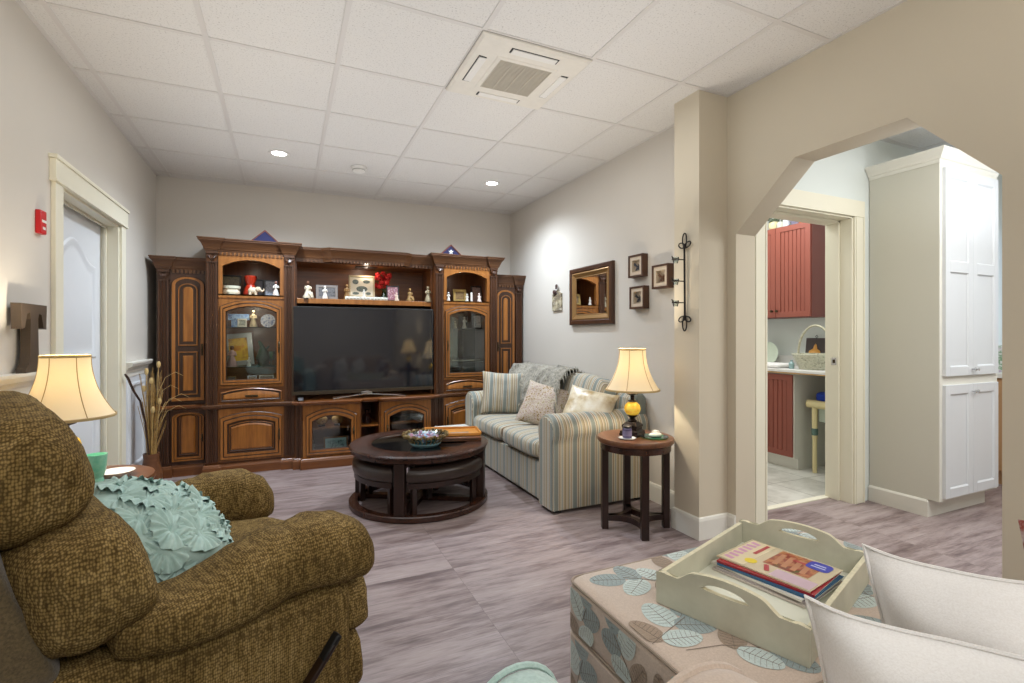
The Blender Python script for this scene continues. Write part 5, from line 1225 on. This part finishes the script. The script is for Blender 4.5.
# ================================================================ FOREGROUND SEATING
g = thing('leaf_sofa', 'sofa in sand leaf print fabric whose rounded arm end shows at the bottom edge', 'sofa', (1.25, .15, 0))
def roll_arm(cx, y0, y1, w, zt, mats):
    b = B(); L = []
    for (y, k) in ((y0, .85), (y0+.02, 1), (y1-.04, 1), (y1-.012, .96), (y1, .85)):
        pts = [(-w/2, .05), (w/2, .05), (w/2, zt-.12)]
        for i in range(13): a_ = PI*i/12; pts.append((w/2*1.08*math.cos(a_), zt-w/2*.9+w/2*.9*math.sin(a_)))
        pts.append((-w/2, zt-.12)); L.append([(cx+x*k, y, .05+(z_-.05)*(1-(1-k)*.25)) for x, z_ in pts])
    b.loft(L); return b
b = roll_arm(-.635, -.5, .475, .25, .66, None)
CLIP[0] = ((-.72, -.4, 0), (-.55, .44, 1))
for (y, a_, s) in ((.38, .3, .8), (.12, 1.2, .5)): u = Vector((math.cos(a_), math.sin(a_), 0)); v = Vector((-math.sin(a_), math.cos(a_), 0)); pass
obj('armrest', b, LM, g, smooth=45)
b = B(); b.tube([(-.635+.128*math.cos(PI*i/12), .468, .548+.105*math.sin(PI*i/12)) for i in range(13)], .008, 6); obj('piping', b, M['sand'], g)
b = roll_arm(.68, -.5, .36, .13, .50, None); obj('armrest', b, M['sand'], g, smooth=45)
b = B(); b.box(-.54, .62, -.5, .42, .05, .27); obj('frame', b, M['sand'], g, bevel=.01)
for k in range(2): b = B(); b.puff((-.255+k*.575, -.02, .335), (.57, .90, .15), n=7, seg=18, ny=4); obj('seat_cushion', b, M['sand'], g, smooth=60)
b = B(); b.puff((.03, -.44, .50), (1.30, .18, .62), n=7, seg=18, ny=5); obj('backrest', b, M['sand'], g, smooth=60)
g = thing('aqua_armchair', 'pale aqua armchair whose piped arm end shows at the bottom edge', 'armchair', (.06, .30, 0))
b = roll_arm(.325, -.45, .53, .155, .598, None); obj('armrest', b, M['aqua_pale'], g, smooth=45)
b = B(); b.tube([(.325-.080, .525, .35)]+[(.325-.080*math.cos(PI*i/12), .525, .528+.068*math.sin(PI*i/12)) for i in range(13)]+[(.325+.080, .525, .35)], .006, 6); obj('piping', b, M['aqua_pale'], g)
b = roll_arm(-.335, -.45, .53, .155, .585, None); obj('armrest', b, M['aqua_pale'], g, smooth=45)
b = B(); b.box(-.26, .26, -.45, .50, .05, .30); obj('frame', b, M['aqua_pale'], g, bevel=.01)
b = B(); b.puff((0, .05, .36), (.51, .90, .15), n=6, seg=18, ny=4); obj('seat_cushion', b, M['aqua_pale'], g, smooth=60)
b = B(); b.puff((0, -.36, .52), (.52, .18, .60), n=6, seg=18, ny=5); obj('backrest', b, M['aqua_pale'], g, smooth=60)
def edge_pillow(label, A, D, h, t, tilt, mat, seed, **kw):
    """top edge runs from A to D (x,y) at height z"""
    ax, ay, az = A; dx_, dy_, dz_ = D; L = math.hypot(dx_-ax, dy_-ay); yaw = math.atan2(dy_-ay, dx_-ax); c = Vector(((ax+dx_)/2, (ay+dy_)/2, (az+dz_)/2))
    # down direction tilted
    nrm = Vector((-math.sin(yaw), math.cos(yaw), 0)); down = Vector((0, 0, -1))*math.cos(tilt)+nrm*math.sin(tilt); loc = c+down*h/2
    ang = math.asin((az-dz_)/L) if L else 0
    return pillow('throw_pillow', label, L, h, t, mat, loc, (tilt, ang, yaw), seed, **kw)
# ================================================================ LAUNDRY ROOM
def bead_door(g, x, y0, y1, z0, z1, mat, knob_y):
    b = B(); R_ = lambda k, xx: [(xx, y0+k, z0+k), (xx, y1-k, z0+k), (xx, y1-k, z1-k), (xx, y0+k, z1-k)]
    b.loft([R_(0, x), R_(0, x-.018), R_(.05, x-.018), R_(.052, x-.010)], cap1=False)
    n = 6; w_ = (y1-y0-.104)/n
    for i in range(n): yy = y0+.052+i*w_; b.box(x-.0115, x-.006, yy+.005, yy+w_-.005, z0+.05, z1-.05)
    b.f([b.v(p_) for p_ in R_(.05, x-.006)])
    d = obj('door', b, mat, g, smooth=0, bevel=.001)
    b = B(); b.M = Matrix.Translation((x-.018, knob_y, z0+.06 if z0 > 1 else z1-.06)) @ Matrix.Rotation(-PI/2, 4, 'Y'); b.lathe([(.001, 0), (.006, 0), (.005, .012), (.013, .02), (.012, .028), (.001, .031)], seg=14); obj('knob', b, M['brass'], d)
for (y0, lab) in ((3.03, 'red beadboard wall cabinet nearest the laundry doorway'), (3.76, 'red beadboard wall cabinet deeper inside the laundry room')):
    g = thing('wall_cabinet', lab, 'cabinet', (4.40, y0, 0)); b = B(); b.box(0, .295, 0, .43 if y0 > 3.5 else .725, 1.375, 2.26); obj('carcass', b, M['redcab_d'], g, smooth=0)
    if y0 < 3.5: bead_door(g, 0, .005, .36, 1.38, 2.255, M['redcab'], .335); bead_door(g, 0, .365, .72, 1.38, 2.255, M['redcab'], .39)
    else: bead_door(g, 0, .005, .425, 1.38, 2.255, M['redcab'], .03)
g = thing('base_cabinet', 'white laundry base cabinet with red beadboard doors', 'cabinet', (4.12, 3.0, 0)); b = B(); b.box(0, .575, 0, 1.19, .10, .86); b.box(.05, .575, 0, 1.19, 0, .10); obj('carcass', b, M['trim'], g, smooth=0)
for k in range(3): bead_door(g, 0, .01+k*.39, .39+k*.39, .115, .85, M['redcab'], .35+k*.39)
g = thing('laundry_counter', 'white laundry countertop with wood front edge', 'countertop', (4.08, 2.45, .862)); b = B(); b.box(0, .62, 0, 1.745, .012, .035); b.mi = 1; b.box(.004, .03, .005, 1.74, 0, .012); b.box(.02, .615, .02, .5, 0, .012); obj('slab', b, [M['plastic'], cm((.78, .62, .42))], g, bevel=.002); b = B(); b.box(.60, .617, 0, 1.745, .035, .135); obj('backsplash', b, M['plastic'], g, bevel=.002)
g = thing('laundry_stand', 'cream tubular stand on legs under the laundry counter', 'stand', (4.22, 2.88, 0)); cr = cm((.88, .82, .62), .4)
b = B(); b.tube([(0, .06, .60), (0, -.28, .60)], .035, 14); b.tube([(.32, .06, .60), (.32, -.28, .60)], .035, 14); b.box(.0, .32, -.27, .05, .585, .61); obj('top_rail', b, cr, g)
for (lx, ly) in ((0, .0), (0, -.24), (.32, 0), (.32, -.24)): b = B(); b.tube([(lx, ly, .58), (lx, ly, .30)], .022, 10); b.tube([(lx, ly, .35), (lx, ly, 0.002)], .018, 10); obj('leg', b, cr, g)
b = B(); b.lathe([(.024, .33), (.026, .34), (.026, .38), (.024, .39)], cap=False, seg=14); obj('collar', b, cm((.35, .45, .42)), g)
b = B(); b.box(.02, .30, -.20, -.02, .45, .57); obj('drawer', b, cm((.72, .76, .70)), g, bevel=.003)
g = thing('blue_towels', 'folded bright blue towel on the cream laundry stand', 'towel', (4.36, 2.76, .612)); b = B(); b.puff((0, 0, .05), (.28, .26, .10), n=7, seg=14, ny=4, wr=.03); obj('towel', b, cm((.10, .22, .62), .85), g, smooth=60)
# wicker basket on the counter
g = thing('wicker_basket', 'pale wicker basket with a tall arched handle on the laundry counter', 'basket', (4.36, 2.97, .898)); b = B(); n = 30
for j in range(9):
    z_ = .006+j*.016; r_ = .115+.055*(j/8)
    b.tube([((r_+.004*(1 if (k+j) % 2 else -1))*1.15*math.cos(2*PI*k/n), (r_+.004*(1 if (k+j) % 2 else -1))*math.sin(2*PI*k/n), z_) for k in range(n)], .0075, 6, closed=True)
b.lathe([(.001, 0), (.10, 0), (.10, .006), (.001, .006)], seg=24)
obj('basket', b, photo('wicker', [(.72, .70, .60), (.85, .84, .76), (.60, .58, .48)], 40), g, smooth=60)
b = B(); b.tube([(.0, -.165*math.cos(t_), .13+.265*math.sin(t_)) for t_ in [PI*i/16 for i in range(17)]], .010, 8); obj('handle', b, photo('wicker2', [(.78, .76, .66), (.66, .64, .54)], 60), g)
g = thing('wall_sign', 'dark wooden sign with golden bird motif leaning behind the basket', 'sign', (4.60, 3.14, .899), -PI/2, rot=(-.12, 0, -PI/2)); b = B(); b.box(-.10, .10, -.01, 0, .10, .28); b.box(-.05, .05, -.012, .0, 0, .10); obj('board', b, cm((.24, .20, .19)), g, bevel=.002)
b = B(); b.lathe([(.001, .13), (.055, .125), (.05, .155), (.02, .175), (.012, .21), (.001, .225)], (0, -.012, 0), 12); obj('motif', b, cm((.80, .58, .28)), g); b = B(); b.tube([(0, -.005, .28), (0.012, -.005, .295), (0, -.005, .31), (-.012, -.005, .295)], .003, 5, closed=True); obj('hook', b, M['black'], g)
g = thing('cream_plate', 'round pale green plate standing at the back of the laundry counter', 'plate', (4.58, 3.62, 1.015), rot=(0, -PI/2+.1, 0)); b = B(); b.lathe([(.001, 0), (.07, 0), (.115, .012), (.117, .015), (.07, .005), (.001, .004)], seg=32); obj('plate', b, cm((.80, .84, .76), .3), g)
g = thing('folded_towel', 'folded white towel lying on the laundry counter', 'towel', (4.28, 3.34, .898)); b = B(); b.puff((0, 0, .02), (.28, .30, .045), n=7, seg=12, ny=4); obj('towel', b, M['white_cloth'], g, smooth=60)
g = thing('glass_bottle', 'small clear bottle lying beside the wicker basket', 'bottle', (4.22, 3.10, .898)); b = B(); b.lathe([(.001, 0), (.022, 0), (.024, .05), (.010, .065), (.011, .08)], seg=16); obj('bottle', b, cm((.55, .66, .66), .15), g)
# items above wall cabinet
top = 2.2605
for i, (y, kind) in enumerate(((3.47, 'pot'), (3.385, 'pot2'), (3.33, 'tin'), (3.25, 'bowl'), (3.14, 'box'))):
    if kind == 'pot':
        g = thing('cream_jar', 'cream jar with dried greenery on top of the red cabinet', 'jar', (4.47, y, top)); b = B(); b.lathe([(.001, 0), (.04, 0), (.055, .03), (.05, .07), (.035, .08)], seg=20); obj('jar', b, cm((.85, .80, .62)), g); b = B()
        for k in range(50): b.ball((random.uniform(-.10, .10), random.uniform(-.05, .10), random.uniform(.09, .17)), .016, 6)
        f_ = obj('foliage', b, photo('green_f', [(.25, .32, .22), (.55, .62, .50), (.35, .42, .30)], 40), g); f_['kind'] = 'stuff'
    if kind == 'pot2': g = thing('stone_jar', 'grey stone jar on top of the red cabinet', 'jar', (4.45, y, top)); b = B(); b.lathe([(.001, 0), (.035, 0), (.04, .04), (.03, .06)], seg=20); obj('jar', b, cm((.72, .72, .66)), g)
    if kind == 'tin': g = thing('white_canister', 'tall white and blue canister on top of the red cabinet', 'canister', (4.46, y, top)); b = B(); b.lathe([(.001, 0), (.03, 0), (.03, .15), (.001, .15)], seg=20); obj('canister', b, photo('tin', [(.86, .88, .9), (.86, .88, .9), (.45, .5, .7)], 20), g)
    if kind == 'bowl': g = thing('blue_basket', 'dark blue patterned bowl on top of the red cabinet', 'bowl', (4.52, y, top)); b = B(); b.lathe([(.001, 0), (.05, 0), (.09, .10), (.088, .10), (.05, .01)], seg=20); obj('bowl', b, photo('bluebk', [(.2, .22, .4), (.6, .6, .68), (.25, .2, .35)], 30), g)
    if kind == 'box': g = thing('orange_pumpkin', 'small orange ceramic pumpkin on top of the red cabinet', 'ornament', (4.46, y, top)); b = B(); b.lathe([(.001, 0), (.04, .0), (.052, .025), (.04, .05), (.001, .052)], seg=32, wob=lambda a, z: .08*abs(math.sin(4*a))); obj('pumpkin', b, cm((.82, .48, .22)), g); b = B(); b.tube([(0, 0, .05), (.004, 0, .065)], .006, 6); obj('stem', b, cm((.35, .25, .12)), g)

# ================================================================ PANTRY CABINET
g = thing('pantry_cabinet', 'tall white pantry cabinet with panelled double doors and crown moulding', 'cabinet', (3.88, 2.235, 0)); W_, D_, H_ = .735, .425, 2.35
b = B(); b.box(0, W_, -D_, 0, .115, H_); b.box(.0, W_-.02, -D_+.07, 0, 0, .115); obj('carcass', b, [plain('pantry_side', (.80, .79, .74), .5, var=.01)], g, smooth=0)
b = B(); b.sweep([(0, 0), (0, -D_+.07), (W_-.02, -D_+.07)], [(0, 0), (.014, 0), (.014, .10), (.006, .112), (0, .112)]); obj('kick_board', b, M['trim'], g, smooth=0)
b = B(); b.sweep([(0, 0), (0, -D_), (W_, -D_), (W_, 0)], [(0, H_-.02), (.006, H_-.02), (.010, H_), (.02, H_+.006), (.026, H_+.02), (.045, H_+.045), (.052, H_+.055), (.052, H_+.068), (0, H_+.068)]); obj('crown_molding', b, M['trim'], g, smooth=0)
b = B(); b.box(0, W_, -D_-.004, -D_, .115, H_-.02); obj('face_frame', b, M['trim'], g, smooth=0)
for (z0, z1, panels) in ((.135, .875, 1), (.935, 2.30, 2)):
    for k in range(2):
        x0 = .03+k*(W_-.06)/2+.001; x1 = x0+(W_-.06)/2-.002; b = B(); y = -D_-.004
        R_ = lambda kx, z0_, z1_, yy: [(x0+kx, yy, z0_), (x1-kx, yy, z0_), (x1-kx, yy, z1_), (x0+kx, yy, z1_)]
        zs = [(z0+.06, z1-.06)] if panels == 1 else [(z0+.06, 1.62), (1.69, z1-.06)]
        b.box(x0, x1, y-.010, y, z0, z1)
        b.box(x0, x0+.055, y-.020, y-.010, z0, z1); b.box(x1-.055, x1, y-.020, y-.010, z0, z1)
        edges = [z0]+[q_ for pr in zs for q_ in pr]+[z1]
        for q_ in range(0, len(edges), 2): b.box(x0+.055, x1-.055, y-.020, y-.010, edges[q_], edges[q_+1])
        for (za, zb) in zs: b.loft([[(x0+.055+kk, y-hh, za+kk), (x1-.055-kk, y-hh, za+kk), (x1-.055-kk, y-hh, zb-kk), (x0+.055+kk, y-hh, zb-kk)] for kk, hh in ((0, .018), (.008, .011))], cap0=False, cap1=False)
        d = obj('door', b, M['door'], g, smooth=0, bevel=.0012)
        kx = x1-.018 if k == 0 else x0+.018; kz = z1-.05 if panels == 1 else z0+.04
        b = B(); b.M = Matrix.Translation((kx, y-.020, kz)) @ Matrix.Rotation(PI/2, 4, 'X'); b.lathe([(.001, 0), (.005, 0), (.005, .012), (.011, .018), (.010, .025), (.001, .028)], seg=12); obj('knob', b, M['chrome'], d)
# kitchen glimpse
g = thing('kitchen_counter', 'pale kitchen counter over a tan cabinet seen past the pantry', 'cabinet', (5.22, 1.2, 0)); b = B(); b.box(0, .62, 0, 1.03, .1, .86); b.box(.05, .62, 0, 1.03, 0, .1); obj('carcass', b, cm((.72, .56, .40)), g, smooth=0); b = B(); b.box(-.02, .62, -.02, 1.03, .86, .90); obj('countertop', b, M['plastic'], g, bevel=.004)
for k in range(2): b = B(); b.box(-.018, 0, .01+k*.51, .51+k*.51, .12, .84); b.box(-.022, -.018, .05+k*.51, .47+k*.51, .16, .80); obj('door', b, cm((.70, .54, .38)), g, bevel=.003)
g = thing('striped_canister', 'small purple and green patterned canister on the kitchen counter', 'canister', (5.4, 2.11, .901)); b = B(); b.lathe([(.001, 0), (.07, 0), (.075, .20), (.06, .22), (.001, .22)], seg=24); obj('canister', b, photo('pg', [(.45, .2, .5), (.85, .85, .85), (.3, .5, .3), (.8, .8, .8)], 25), g)
b = B(); b.box(5.83, 5.85, 1.5, 2.15, 1.05, 2.1); struct('window_1', b, [emis('window_sky', (.80, .88, 1.0), 1.2)]); 

# pillows by the camera
edge_pillow('plump white linen pillow nearest the camera at the bottom right corner', (.822, .542, .744), (1.02, .115, .808), .44, .22, math.radians(-6), M['white_cloth'], 4, ear=.08, pw=.75, lift=.012, wr=.03, piping=M['white_cloth'])
edge_pillow('white linen pillow standing behind the nearest one at the right edge', (1.112, .622, .750), (1.31, .19, .808), .44, .22, math.radians(-4), M['white_cloth'], 8, ear=.08, pw=.75, lift=.014, wr=.035, piping=M['white_cloth'])
pillow('throw_pillow', 'white pillow with a rust red leaf print at the right edge', .40, .38, .13, [photo('rust_print', [(.84, .82, .80), (.84, .82, .80), (.50, .18, .12), (.86, .84, .82)], 9)], (1.66, .40, .585), (math.radians(-8), 0, math.radians(-50)), 12)

# ================================================================ LIGHTS
def area(name, loc, rot, size, size_y, energy, color):
    L = bpy.data.lights.new(name, 'AREA'); L.shape = 'RECTANGLE'; L.size = size; L.size_y = size_y; L.energy = energy; L.color = color
    o = bpy.data.objects.new(name, L); C.objects.link(o); o.location = loc; o.rotation_euler = rot; return o
area('ceiling_fill', (.7, -.9, 2.60), (math.radians(14), 0, 0), 2.4, 2.0, 66, (.98, .985, 1.0))
area('bounce_rear', (.7, -.6, 1.75), (PI, 0, 0), 2.6, 2.6, 22, (1, 1, 1))
area('bounce_room', (.7, 3.0, 1.95), (PI, 0, 0), 2.6, 3.6, 17, (.97, .985, 1.0))
area('room_fill', (.7, 3.2, 2.60), (0, 0, 0), 2.2, 2.4, 30, (.94, .975, 1.0))
area('hall_fill', (3.6, .4, 2.60), (0, 0, 0), 1.8, 1.6, 62, (.96, .985, 1.0))
area('hall_bounce', (3.8, .6, 1.8), (PI, 0, 0), 2.0, 1.6, 26, (.9, .95, 1.0))
area('laundry_fill', (3.6, 3.2, 2.60), (0, 0, 0), 1.2, 1.0, 32, (.96, .99, 1.0))
for nm, lx, ly, lz, le in (('tower_fill', -.27, 5.0, 1.47, 1.6), ('tower_fill', -.27, 5.0, 1.24, .9), ('tower_fill', -.27, 5.0, .90, .35), ('tower_fill', 1.73, 5.1, 1.48, .9), ('niche_fill', -.27, 5.15, 1.83, .2), ('niche_fill', 1.73, 5.15, 1.83, .2), ('console_fill', .36, 4.98, .53, .5), ('console_fill', 1.1, 4.98, .53, .3), ('bridge_fill', .733, 5.12, 1.83, 1.6)):  # added unseen fill lights that brighten the cabinet insides and bridge
    L = bpy.data.lights.new(nm, 'POINT'); L.energy = le; L.color = (1, .9, .75); L.shadow_soft_size = 0
    lo = bpy.data.objects.new(nm, L); C.objects.link(lo); lo.location = (lx, ly, lz)
for o_ in bpy.data.objects:
    pass
w_ = bpy.data.worlds.new('world'); bpy.context.scene.world = w_; w_.use_nodes = True
w_.node_tree.nodes['Background'].inputs[0].default_value = (.8, .85, .9, 1); w_.node_tree.nodes['Background'].inputs[1].default_value = .4
sc = bpy.context.scene
sc.view_settings.view_transform = 'Standard'; sc.view_settings.look = 'None'; sc.view_settings.exposure = 0
sc.cycles.use_denoising = True
sc.cycles.max_bounces = 8; sc.cycles.transparent_max_bounces = 16; sc.cycles.sample_clamp_indirect = 4
